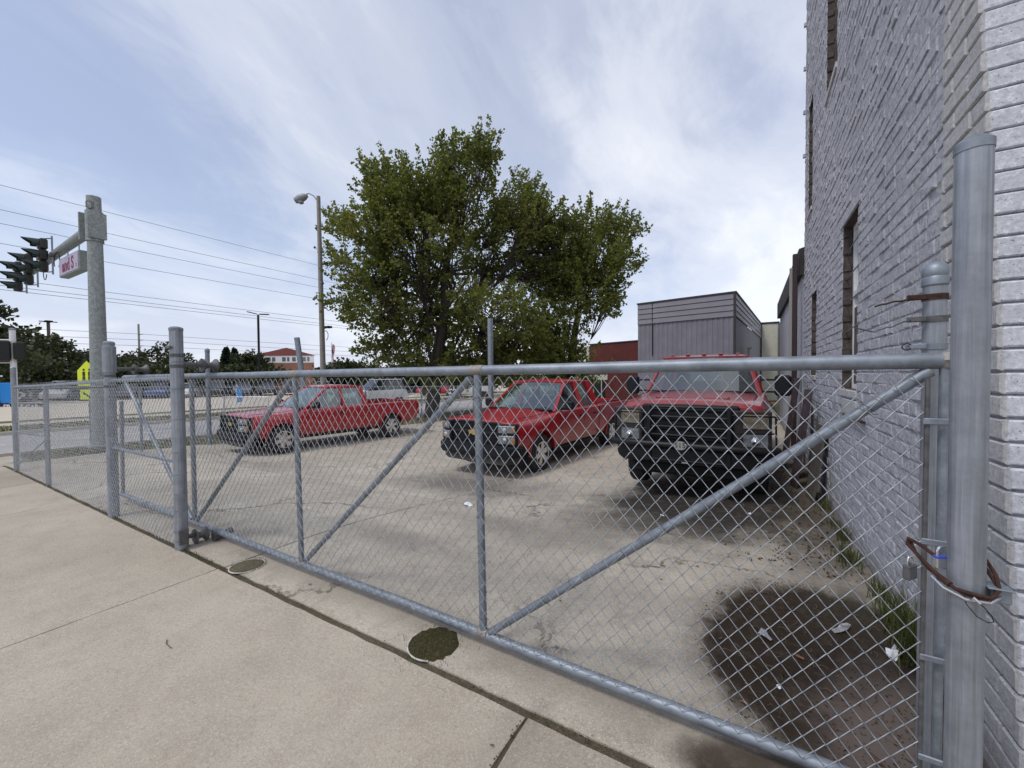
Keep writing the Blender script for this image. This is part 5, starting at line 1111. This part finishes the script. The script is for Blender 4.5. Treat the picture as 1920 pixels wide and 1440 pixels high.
bs = thing('roadside_sign', 'roadside business sign with a bright blue panel over a navy band, at the left edge', 'sign', (-47.9, 6.6, -.5))
part('panel', MB().bbox(.1, .95, -.1, .1, -.22, 1.28, .02, MS), M_BLUE, bs); part('band', MB().bbox(.05, 3.3, -.12, .12, -.85, -.26, .02, MS), M_NAVY, bs); part('leg', MB().bbox(.4, .6, -.08, .08, -1.2, -.86, .02, MS), M_BLK, bs)
ang = math.atan2(D_.y, D_.x)
for tx, u in (('ER', .65), ('S CAR', 2.35)):
    p = MS @ Vector((u, -.125, -.53)); text(tx, .5, 'lettering', M_WHITE, (p.x, p.y, p.z), (R_(90), 0, ang), bs, bold=.012)
ys = thing('crossing_sign', 'fluorescent yellow school crossing sign with an arrow plate below, beside the mast', 'road sign', (-18.4, 4.3, -.5))
MYl = Matrix.Translation((-18.4, 4.3, 1.72)) @ Matrix.Rotation(R_(22), 4, 'Z')
M_YEL = mat('fluorescent_yellow', (.62, .72, .02), .5)
part('panel', MB().prism([(-.36, -.38), (.36, -.38), (.36, .12), (0, .42), (-.36, .12)], 'Y', -.006, .006, MYl), M_YEL, ys, smooth=False)
part('plate', MB().prism([(-.28, -.82), (.28, -.82), (.28, -.50), (-.28, -.50)], 'Y', -.006, .006, MYl), M_YEL, ys, smooth=False)
b = MB()
for x in (-.11, .11):
    b.prism([(x-.05, -.06), (x+.05, -.06), (x+.05, .08), (x-.05, .08)], 'Y', -.010, -.007, MYl).prism([(x-.06, -.32), (x-.015, -.32), (x-.0, -.07), (x-.05, -.07)], 'Y', -.010, -.007, MYl).prism([(x+.03, -.32), (x+.075, -.32), (x+.05, -.07), (x+.0, -.07)], 'Y', -.010, -.007, MYl)
    b.lathe([(.04, -.0105), (.04, -.007)], (0, 0, 0), 'Y', 10, M=MYl @ Matrix.Translation((x, 0, .14)))
part('walking_figures', b, M_BLK2, ys, smooth=False)
part('arrow', MB().prism([(-.18, -.62), (.08, -.76), (.04, -.80), (.2, -.80), (.14, -.66), (.11, -.71), (-.15, -.57)], 'Y', -.010, -.007, MYl), M_BLK2, ys, smooth=False)
part('pole', MB().tube([(-18.38, 4.34, -.6), (-18.38, 4.34, 2.1)], .03, 8), M_GALV, ys)
# lamp posts
lp = thing('street_lamp', 'tall grey street lamp with a drooping head beside the big maple', 'street lamp', (-18.35, 12.65, -.55))
part('pole', MB().tube([(-18.35, 12.65, -.6), (-18.38, 12.62, 5), (-18.43, 12.61, 10.46)], [.14, .12, .09], 14), mat('weathered_pole', (.24, .225, .20), .8, .1, .15, 6), lp)
part('arm', MB().tube([(-18.45, 12.6, 10.2), (-18.65, 12.5, 10.5), (-18.85, 12.38, 10.62), (-19.05, 12.27, 10.55)], .03, 8), M_GALV, lp)
part('lamp_head', MB().lathe([(0, -.35), (.14, -.3), (.20, -.05), (.16, .2), (.08, .36), (0, .38)], (-19.2, 12.18, 10.38), 'X', 16, M=Matrix.Rotation(R_(28), 4, 'Z') @ Matrix.Rotation(R_(-22), 4, 'Y')).lathe([(.12, .0), (.14, -.14), (.06, -.2), (0, -.21)], (-19.2, 12.18, 10.3), 'Z', 14), M_MAST, lp)
part('flood_light', MB().bbox(-18.15, -17.85, 12.6, 12.85, 3.96, 4.06, .02).tube([(-18.35, 12.65, 3.95), (-18.1, 12.7, 3.98)], .03, 6), M_BLK, lp)
part('cable', MB().tube([(-18.2+.2*math.cos(a), 12.7, 3.6+.24*math.sin(a)) for a in [k*.4-1.3 for k in range(9)]], .018, 5), M_GALV, lp)
band(lp, -18.37, 12.63, 6.2, .125, .04); 
tl = thing('car_park_lamp', 'dark twin headed car park lamp left of the brick building', 'lamp post', (-47.1, 24.6, -.5))
part('pole', MB().tube([(-47.1, 24.6, -.6), (-47.16, 24.65, 8.45)], .12, 8), M_BLK, tl)
for s, dz in ((-1, .35), (1, .05)):
    part('lamp_head', MB().bbox(-.5, .5, -.17, .17, -.05, .05, .02, Matrix.Translation((-47.16+s*.62*D_.x*1.1, 24.65+s*.62*D_.y*1.1, 8.45+dz*.6)) @ Matrix.Rotation(ang, 4, 'Z') @ Matrix.Rotation(R_(14 if s < 0 else 2), 4, 'Y')), M_BLK, tl)
sl_ = thing('car_park_lamp', 'single headed brown car park lamp at the far left', 'lamp post', (-67.2, 12.8, -.5))
part('pole', MB().tube([(-67.2, 12.8, -.6), (-67.2, 12.8, 7.8)], .14, 8), mat('brown_pole', (.09, .07, .06), .7), sl_); part('lamp_head', MB().bbox(-67.6, -66.8, 12.5, 13.1, 7.8, 7.98, .05).bbox(-67.35, -67.05, 12.1, 13.5, 7.82, 7.9, .03), M_BLK, sl_)
up_ = thing('utility_pole', 'thin far utility pole carrying three wires', 'utility pole', (-91.1, 27.8, -.5))
part('pole', MB().tube([(-91.1, 27.8, -.6), (-91.1, 27.8, 10.8)], .15, 8), mat('pale_wood', (.28, .26, .24), .9), up_)
for z in (9.0, 8.0, 7.0): part('insulator', MB().tube([(-91.1, 27.8, z), (-90.3, 28.2, z+.05)], .05, 5), M_CAST, up_)
# wires
M_CABLE = mat('cable_grey', (.2, .22, .25), .7)
def wire(label, P, Q, sag, r, group='overhead wires'):
    P, Q = Vector(P), Vector(Q); solo('overhead_wire', MB().tube([P+(Q-P)*t-Vector((0, 0, 4*sag*t*(1-t))) for t in [k/24 for k in range(25)]], r, 4, False), M_CABLE, label, 'wire', tuple(P), group=group)
ZW = [(9.06, 'topmost overhead wire'), (8.11, 'second overhead wire from the top'), (7.58, 'third overhead wire from the top'), (6.81, 'fourth overhead wire from the top'), (5.46, 'fifth overhead wire from the top'), (5.19, 'sixth overhead wire from the top'), (5.03, 'lowest overhead wire of the near set')]
for z, lb in ZW: wire(lb+' crossing the left sky', (-25, -30, z+.5), (-25, 70, z+.5), .55, .010)
for z, lb in ((9.05, 'upper thin wire on the far utility pole'), (8.05, 'middle thin wire on the far utility pole'), (7.05, 'lower thin wire on the far utility pole')):
    wire(lb+', left span', (-90.3, 28.2, z), (-100, -20, z+.8), .3, .03, 'far utility wires'); wire(lb+', right span', (-90.3, 28.2, z), (-70, 110, z-.6), .5, .03, 'far utility wires')
# ------------------------------------------------------------------ far buildings
bb = thing('brick_tower_building', 'orange brick building with a dark red hipped roof over a band of white framed windows', 'building', (-60, 36, -.5))
c0 = Vector((-60.0, 34.3, 0)); cL = Vector((-63.6, 32.2, 0)); cR = Vector((-55.7, 36.9, 0)); bk = cR+(cL-c0)*1.7; bl_ = cL+(cR-c0)+(cL-c0)*.7
uvbox(part('wall', MB().prism([(cL.x, cL.y), (c0.x, c0.y), (cR.x, cR.y), (bk.x, bk.y), (bl_.x-4, bl_.y)], 'Z', -.8, 3.6), M_OB, bb, smooth=False))
part('window_band', MB().prism([(cL.x, cL.y), (c0.x, c0.y), (cR.x, cR.y), (bk.x, bk.y), (bl_.x-4, bl_.y)], 'Z', 3.61, 4.6), M_WHITE, bb, smooth=False)
M_WIN = mat('far_window', (.12, .15, .16), .15, spec=.8)
for P, Q, n in ((cL, c0, 4), (c0, cR, 6)):
    d = (Q-P); L = d.length; d.normalize(); nn = Vector((d.y, -d.x, 0)); M = Matrix((d, -nn, Vector((0, 0, 1)))).transposed().to_4x4(); M.translation = P
    for k in range(n): a = .35+(L-.6)*k/n; part('window', MB().box(a, a+(L-.6)/n-.25-(.2 if k % 2 else 0), -.04, .0, 3.82, 4.42, M), M_WIN, bb, smooth=False)
ap = (cL+cR)/2+Vector((-.2, .5, 0)); ev = []
for q in (cL, c0, cR, bk, Vector((bl_.x-4, bl_.y, 0))): v = (q-ap); ev.append(ap+v*1.07)
part('roof', MB().add([(v.x, v.y, 4.61) for v in ev]+[(ap.x+.3, ap.y, 5.85)], [(i, (i+1) % 5, 5) for i in range(5)]+[(4, 3, 2, 1, 0)]), mat('dark_red_roof', (.13, .028, .022), .8, 0, .2, 4), bb, smooth=False)
lw = thing('low_building', 'long low building with brown roof edge and white canopy beside the brick one', 'building', (-50, 40, -.5))
Pa2, Pb2 = Vector((-56.2, 37.6, 0)), Vector((-44, 49, 0)); d = (Pb2-Pa2).normalized(); M = Matrix((d, Vector((-d.y, d.x, 0)), Vector((0, 0, 1)))).transposed().to_4x4(); M.translation = Pa2; L = (Pb2-Pa2).length
uvbox(part('wall', MB().box(0, L, 0, 8, -.8, 1.4, M), M_OB, lw, smooth=False)); part('fascia', MB().bbox(-.1, L+.1, -.15, 8, 1.41, 2.55, .02, M), M_WHITE, lw); part('roof', MB().bbox(-.2, L+.2, -.4, 8, 2.56, 2.85, .02, M), mat('brown_roof', (.16, .07, .045), .8), lw)
for k in range(5): part('window', MB().box(1.5+k*3, 3.2+k*3, -.03, -.0, -.1, 1.1, M), M_WIN, lw, smooth=False)
part('canopy', MB().bbox(3, 14, -3.5, -.5, .98, 1.38, .02, M), M_WHITE, lw); part('chimney', MB().tube([M @ Vector((.6, 3, 2.8)), M @ Vector((.6, 3, 3.6))], .15, 8), M_GALV, lw)
fl = thing('flagpole', 'white flagpole with a hanging striped flag above the low building', 'flagpole', (-44.6, 31.9, -.5))
part('pole', MB().tube([(-44.6, 31.9, -.6), (-44.6, 31.9, 5.75)], .05, 8), M_WHITE, fl)
b = MB(); b2 = MB(); b3 = MB(); n = 13
for k in range(n):
    for j in range(7):
        def fp(i, jj): u = i/n; w_ = jj/7; return (-44.55+.20*u+.09*math.sin(jj*1.1+i*.5), 31.93+.16*u+.08*math.cos(jj*1.3+i*.4), 5.55-w_*2.6-.28*u*(.4+w_))
        (b3 if (j < 3 and k < 6) else (b if k % 2 == 0 else b2)).quad(fp(k, j), fp(k+1, j), fp(k+1, j+1), fp(k, j+1))
part('red_stripes', b, mat('flag_red', (.40, .02, .03), .8), fl); part('white_stripes', b2, M_WHITE, fl); part('canton', b3, mat('flag_blue', (.03, .04, .15), .8), fl)
bn = thing('feather_banner', 'blue feather banner with white lettering standing across the street', 'banner', (-27.3, 12.9, -.5))
part('cloth', MB().prism([(0, .0), (.30, .05), (.34, .6), (.24, .95), (0, 1.05)], 'Y', -.01, .01, Matrix.Translation((-27.3, 12.9, 0)) @ Matrix.Rotation(R_(30), 4, 'Z')), M_BLUE, bn); part('pole', MB().tube([(-27.3, 12.9, -.5), (-27.3, 12.9, 1.1)], .02, 6), M_WHITE, bn)
# ------------------------------------------------------------------ parked cars across the street
def car(label, x, y, rz, col, big=False, grp='cars parked across the street'):
    t = thing('parked_car', label, 'car', (x, y, -.48), rz, grp, local=True); h = .22 if big else 0
    st = [(2.15, [(0, .35), (.62, .36), (.72, .5), (.66, .66), (0, .70)]), (1.9, [(0, .25), (.82, .27), (.88, .5), (.80, .74), (0, .80)]), (.9, [(0, .22), (.86, .24), (.91, .55), (.84, .90+h*.6), (0, .95+h*.6)]), (-1.5, [(0, .22), (.86, .24), (.91, .55), (.84, .95+h*.6), (0, .98+h*.6)]), (-2.0, [(0, .30), (.82, .32), (.86, .6), (.78, .92+h*.6), (0, .95+h*.6)]), (-2.15, [(0, .4), (.70, .42), (.74, .6), (.68, .80), (0, .82)])]
    link('body', loft(st).mesh('body', mat('car_paint_%s' % col[0], col[1], .3, .2, coat=.5), True, 40), t)
    b_ = .92+h*.6; tz = 1.42+h*1.6
    cab_ = [(.85, [(0, b_-.05), (.80, b_-.05), (.79, b_), (.3, b_+.01), (0, b_+.01)]), (.15, [(0, b_-.05), (.82, b_-.05), (.66, tz-.06), (.5, tz), (0, tz+.01)]), (-1.0 if not big else -1.7, [(0, b_-.05), (.82, b_-.05), (.66, tz-.06), (.5, tz), (0, tz+.01)]), (-1.75 if not big else -1.95, [(0, b_-.05), (.80, b_-.05), (.78, b_), (.3, b_+.01), (0, b_+.01)])]
    link('cabin_glass', loft(cab_).mesh('cabin_glass', mat('dark_car_window', (.02, .025, .028), .08, spec=.9), True, 30), t)
    tp(t, 'roof', MB().bbox(-1.1 if not big else -1.7, .2, -.60, .60, tz-.01, tz+.035, .02), MATS['car_paint_%s' % col[0]])
    for xx in (1.35, -1.35):
        for s in (-1, 1): tp(t, 'wheel', MB().lathe([(.0, s*.0), (.31, s*-.02), (.33, -s*.1), (.33, -s*.2)], (xx, s*.92, .33), 'Y', 16), M_RUB)
    for s in (-1, 1): tp(t, 'headlight', MB().bbox(1.98, 2.1, min(s*.5, s*.76), max(s*.5, s*.76), .58, .68, .02), M_LENS)
    return t
W_, K_, G_, R2_, B_ = ('white', (.72, .73, .74)), ('black', (.012, .012, .015)), ('grey', (.10, .105, .12)), ('red', (.42, .01, .02)), ('blue', (.03, .07, .22))
cars = [(-56.5, 9.0, W_, 0, 'white car left of the signal mast'), (-55.3, 11.3, W_, 1, 'white van left of the signal mast behind the yellow sign'), (-53.5, 13.2, K_, 0, 'black car right of the mast, first in the row'), (-52.6, 15.3, G_, 0, 'grey car second right of the mast'), (-51.6, 17.3, B_, 0, 'dark blue car third right of the mast'), (-50.4, 19.2, W_, 0, 'white car left of the tall banded gate post'), (-49.3, 21.4, K_, 1, 'black utility car right of the tall banded gate post'), (-48.0, 23.3, G_, 0, 'grey car above the first red pickup bonnet'), (-46.6, 25.2, K_, 0, 'black car behind the blue banner'), (-45.0, 27.0, K_, 1, 'black utility car in front of the brick building'), (-41.6, 28.6, W_, 0, 'white car in front of the brick building')]
for x, y, c, big, lb in cars: car(lb, x, y, R_(-32+random.uniform(-4, 4)), c, big)
car('red car seen between the big tree trunk and the gate brace', -27.4, 31.8, R_(200), R2_); car('white car behind the middle pickup', -23.2, 31.6, R_(205), W_, True); car('white utility car just past the tailgate of the first pickup', -23.0, 19.9, R_(255), W_, True, 'vehicles driving on the side street'); car('black utility car under the low trees', -33.8, 31.2, R_(200), K_, True)
# ------------------------------------------------------------------ small things on the ground
def bollard_sleeve(x, y, r, label, arc, seed):
    t = thing('filled_sleeve', label, 'ground socket', (x, y, 0)); rr = random.Random(seed)
    n = 40; a0, a1 = arc; pts = [(x+r*math.cos(a0+(a1-a0)*k/n), y+r*math.sin(a0+(a1-a0)*k/n), .002) for k in range(n+(0 if a1-a0 > 6.2 else 1))]
    part('ring', MB().tube(pts, .0048, 6, closed=(a1-a0 > 6.2)), mat('dirty_white_ring', (.50, .49, .45), .7, 0, .25, 30), t)
    b = MB(); m_ = 36; vs = [(x, y, .010)]
    for q in (.5, .85, 1.0):
        for k in range(m_):
            a = 2*math.pi*k/m_; d = r*q*(.985 if q < 1 else rr.uniform(.93, 1.0 if arc[1]-arc[0] > 6.2 else 1.07)); vs.append((x+d*math.cos(a), y+d*math.sin(a), .009+rr.uniform(-.002, .003) if q < 1 else .0025))
    fs = [(0, 1+k, 1+(k+1) % m_) for k in range(m_)]
    for j in range(2): fs += [(1+j*m_+k, 1+(j+1)*m_+k, 1+(j+1)*m_+(k+1) % m_, 1+j*m_+(k+1) % m_) for k in range(m_)]
    part('moss_fill', b.add(vs, fs), M_MOSS if seed == 2 else M_SOILM, t); return t
M_SOILM = gmat('mossy_dirt', (.09, .08, .05), (.16, .14, .095), 200, blot=.8, blotc=(.045, .05, .018), speck=.6, bump=.9)
bollard_sleeve(-3.655, 1.775, .128, 'round soil filled socket with a complete white ring in the concrete', (0, 2*math.pi), 1)
bollard_sleeve(-1.62, 1.805, .150, 'round dark mossy socket in the concrete beside the gate', (R_(170), R_(300)), 2)
g0 = np.random.default_rng(9)
blades_late = [('moss_tufts', 'short moss and weed tufts growing in the dark mossy socket', [(-1.62+.1*g0.normal(), 1.805+.1*g0.normal(), .006) for _ in range(500)], .004, .022), ('moss_tufts', 'short weed tufts round the soil filled socket', [(-3.655+.128*math.cos(a)+g0.normal(0, .012), 1.775+.128*math.sin(a)+g0.normal(0, .012), .001) for a in g0.uniform(-.9, 3.6, 260)], .004, .02), ('joint_weeds', 'sparse weeds in the joint beside the banded gate post', [(g0.uniform(-4.6, -3.7), 1.652+g0.normal(0, .012), -.004) for _ in range(330)]+[(g0.uniform(-.9, .8), 1.652+g0.normal(0, .008), -.004) for _ in range(240)], .004, .022)]
M_PAPER = mat('litter_paper', (.66, .69, .72), .8, 0, .15, 60); M_DLEAF = mat('dead_leaf', (.20, .10, .05), .85, 0, .4, 60); M_DLEAF2 = mat('brown_leaf', (.09, .05, .03), .9, 0, .4, 60); M_GREY = mat('grey_scrap', (.30, .31, .33), .9, 0, .4, 80, .8)
def scrap(name, label, cat, x, y, s, mt, seed, asp=.6, crump=.3):
    rr = random.Random(seed); b = MB(); n = 9; z = zg(x, y)+.006; vs = [(0, 0, s*crump)]
    for k in range(n): a = 2*math.pi*k/n; d = s*rr.uniform(.6, 1.1); vs.append((math.cos(a)*d, math.sin(a)*d*asp, rr.uniform(0, s*crump)))
    b.add(vs, [(0, 1+k, 1+(k+1) % n) for k in range(n)]); o = solo(name, b, mt, label, cat, (0, 0, 0), smooth=False); o.location = (x, y, z); o.rotation_euler = (0, 0, rr.uniform(0, 3)); return o
scrap('paper_scrap', 'white paper scrap beside the middle gate upright', 'litter', -3.27, 4.36, .10, M_PAPER, 1)
scrap('paper_scrap', 'pale folded paper by the grass next to the thick gate post', 'litter', .70, 3.02, .075, M_PAPER, 2, .45, .5)
scrap('paper_scrap', 'crumpled white paper in the dark dirt patch, lower one', 'litter', .13, 2.42, .02, M_PAPER, 3)
scrap('crushed_cup', 'grey crushed scrap in the upper left of the dark dirt patch', 'litter', .08, 2.86, .055, M_GREY, 4, .6, .5)
scrap('torn_plastic', 'long torn grey plastic in the dark dirt patch', 'litter', .50, 3.18, .085, M_GREY, 5, .3, .3)
scrap('paper_scrap', 'small white scrap on the stained concrete under the big brace', 'litter', -.9, 5.05, .04, M_PAPER, 6)
scrap('paper_scrap', 'white scrap in front of the large pickup', 'litter', .0, 5.5, .06, M_PAPER, 7, .4)
scrap('paper_scrap', 'small pale scrap near the first gate brace', 'litter', -4.7, 3.0, .045, M_PAPER, 8, .3)
LEAFL = ['orange dead leaf in the middle of the dark dirt patch', 'tan dead leaf near the bottom rail in the dirt patch', 'brown leaf between the crumpled paper and the middle of the dirt patch', 'tiny brown leaf at the left edge of the dirt patch', 'curled brown leaf lowest in the dirt patch near the thick post', 'tiny leaf on the clean concrete left of the dirt patch', 'tiny leaf right behind the longest gate brace', 'tiny leaf behind the middle gate upright', 'small leaf on the sidewalk by the joint at the bottom', 'small leaf on the concrete between the two round sockets', 'tiny leaf on the yard between the two left braces', 'brown leaf on the concrete beside the banded gate post', 'dead leaf by the wall foot past the spreading weed', 'biggest dead leaf near the wheel of the large pickup', 'dead leaf by the wall foot nearest the slab joint', 'dead leaf between the wall weeds and the dirt patch']
for k, (x, y, s) in enumerate(((.24, 2.74, .032), (-.02, 2.22, .026), (.34, 2.52, .02), (-.15, 2.7, .018), (.45, 2.15, .035), (-1.15, 2.6, .014), (-.6, 3.3, .013), (-1.9, 3.0, .012), (-.95, 1.42, .014), (-2.9, 1.85, .014), (-2.4, 3.4, .012), (-4.1, 2.0, .03), (.55, 5.8, .04), (.3, 6.4, .05), (.62, 4.9, .03), (.42, 4.35, .03))):
    scrap('dead_leaf', LEAFL[k], 'leaf', x, y, s, M_DLEAF if k < 2 else M_DLEAF2, 20+k, .5, .25)['group'] = 'dead leaves on the concrete'
solo('twig', MB().tube([(-3.05, 1.02, .006), (-3.0, 1.0, .009), (-2.93, 1.0, .006)], .0022, 5), M_DLEAF2, 'thin brown twig on the sidewalk near the bottom left', 'twig', (-3.0, 1.0, 0))
# ground debris: gravel and crumbs (uncountable)
def crumbs(name, label, pts, smin, smax, mt, seed, cat='debris'):
    rr = random.Random(seed); V, Fc = [], []
    for (x, y, z) in pts:
        s = rr.uniform(smin, smax); o = len(V); V += [(x+s*rr.uniform(-1, 1), y+s*rr.uniform(-1, 1), z) for _ in range(3)]+[(x, y, z+s*rr.uniform(.4, 1.1))]; Fc += [(o, o+1, o+3), (o+1, o+2, o+3), (o+2, o, o+3)]
    solo(name, MB().add(V, Fc), mt, label, cat, (0, 0, 0), smooth=False, stuff=True)
rr = random.Random(3); pts = []
for k in range(2600):
    a = rr.uniform(0, 6.28); d = math.sqrt(rr.random()); x, y = .32+.62*d*math.cos(a), 2.85+.95*d*math.sin(a)
    if x < .83 and y > 1.98: pts.append((x, y, zg(x, y)))
crumbs('dirt_crumbs', 'loose soil and leaf crumbs in the dark patch behind the gate', pts, .003, .011, M_SOIL, 1)
pts = [(rr.uniform(-12, 1.5), 1.652+rr.gauss(0, .011), .0) for k in range(1900)]+[(rr.uniform(-4.6, -4.0), 1.66+rr.gauss(0, .02), 0) for k in range(160)]+[(-.905+rr.gauss(0, .006), rr.uniform(.2, 1.6), .0) for k in range(200)]
crumbs('joint_crumbs', 'soil crumbs and moss along the sidewalk joints', pts, .002, .007, M_SOIL, 2)
pts = [(rr.uniform(-.2, .8), rr.uniform(4, 9), 0) for k in range(1800)]; pts = [(x, y, zg(x, y)) for x, y, _ in pts if rr.random() < (x+.4)]
crumbs('leaf_litter', 'dry leaf litter along the wall beside the large pickup', pts, .006, .03, M_DLEAF2, 4)
rr = random.Random(8); b = MB()
for k in range(90):
    a = rr.uniform(0, 6.28); d = math.sqrt(rr.random()); x, y = .36+.5*d*math.cos(a), 2.9+.8*d*math.sin(a); q = rr.uniform(0, 3.1); L = rr.uniform(.02, .07)
    if x < .8: z = zg(x, y)+.006; b.tube([(x, y, z), (x+L*.5*math.cos(q), y+L*.5*math.sin(q), z+.006), (x+L*math.cos(q+.3), y+L*math.sin(q+.3), z)], .0016, 4)
solo('dry_stalks', b, mat('dry_stalk', (.12, .085, .05), .9), 'scattered dry stalks lying in the dark dirt patch', 'debris', (0, 0, 0), stuff=True)
# grass
def blades(name, label, pts, hmin, hmax, w, mt, seed, lean=.5, cat='grass', stuff=True, loc=(0, 0, 0)):
    r = np.random.default_rng(seed); P = np.array(pts, float)-np.array(loc); n = len(P); h = r.uniform(hmin, hmax, n); a = r.uniform(0, 6.283, n); l = r.uniform(.1, lean, n)*h
    dx, dy = np.cos(a), np.sin(a); sx_, sy_ = -dy*w, dx*w; V = []; z = P[:, 2]
    def c(px, py, pz): return np.stack([px, py, pz], 1)
    v = [c(P[:, 0]-sx_, P[:, 1]-sy_, z), c(P[:, 0]+sx_, P[:, 1]+sy_, z), c(P[:, 0]+dx*l*.35+sx_*.8, P[:, 1]+dy*l*.35+sy_*.8, z+h*.6), c(P[:, 0]+dx*l*.35-sx_*.8, P[:, 1]+dy*l*.35-sy_*.8, z+h*.6), c(P[:, 0]+dx*l, P[:, 1]+dy*l, z+h)]
    V = np.stack(v, 1).reshape(-1, 3); F_ = []
    for i in range(n): o = 5*i; F_ += [(o, o+1, o+2, o+3), (o+3, o+2, o+4)]
    me = bpy.data.meshes.new(name); me.from_pydata(V.tolist(), [], F_); at = me.attributes.new('tint', 'FLOAT', 'FACE'); at.data.foreach_set('value', np.repeat(r.random(n), 2).astype(np.float32)); me.materials.append(mt)
    o = link(name, me); o.location = loc; o['label'] = label; o['category'] = cat
    if stuff: o['kind'] = 'stuff'
    return o
M_WEED = leafmat('weed_blades', (.03, .045, .012), (.085, .10, .03), (.22, .19, .09), .25)
g_ = np.random.default_rng(5)
for k, (x, y, s, n, h) in enumerate(((.81, 3.0, .08, 200, .33), (.80, 3.4, .07, 150, .24), (.81, 3.85, .05, 60, .13), (.74, 4.45, .07, 110, .15), (.80, 5.1, .05, 70, .15), (.78, 5.55, .05, 50, .10), (.81, 2.65, .04, 60, .14), (.80, 6.2, .06, 70, .16))):
    pts = [(min(.84, x+g_.normal(0, s*.6)), y+g_.normal(0, s*1.6), zg(x, y)-.005) for _ in range(n)]
    blades('weed_clump', ['tallest weed clump at the wall foot behind the thick post', 'second weed clump at the wall foot', 'third weed clump along the wall foot', 'spreading weed at the slab joint by the wall', 'weed clump just past the spreading weed', 'low weeds near the large pickup bumper', 'small weeds right behind the gate end', 'weeds beside the front wheel of the large pickup'][k], pts, h*.35, h*1.25, .0035, M_WEED, k, .9, 'weeds', False, (x, y, zg(x, y)))
for k, (nm, lb, pp_, a_, b_) in enumerate(blades_late): blades(nm, lb, pp_, a_, b_, .0014, M_WEED, 90+k, .9)
def fill(name, label, n, f, seed, h=(.03, .09), w=.006): r = random.Random(seed); pts = [f(r) for _ in range(n)]; blades(name, label, [(x, y, zg(x, y)+dz) for x, y, dz in pts], h[0], h[1], w, M_WEED, seed, .8)
def v1(r): y = r.uniform(2.7, 20); a, c = L1(y)+.2, xl(y)-.05; return (r.uniform(a, c), y, 0)
def v2(r): y = r.uniform(-2, 30); return (r.uniform(L2(y)-3.2, L2(y)-.2), y, .07)
fill('verge_grass', 'sparse rough grass on the verge outside the far fence', 9000, v1, 61); fill('verge_grass', 'dry grass on the verge across the side street', 6000, v2, 62, (.04, .10), .012)
print('objects', len(bpy.data.objects), 'tris', sum(sum(len(p.vertices)-2 for p in m.polygons) for m in {o.data for o in bpy.data.objects if o.type == 'MESH'}))
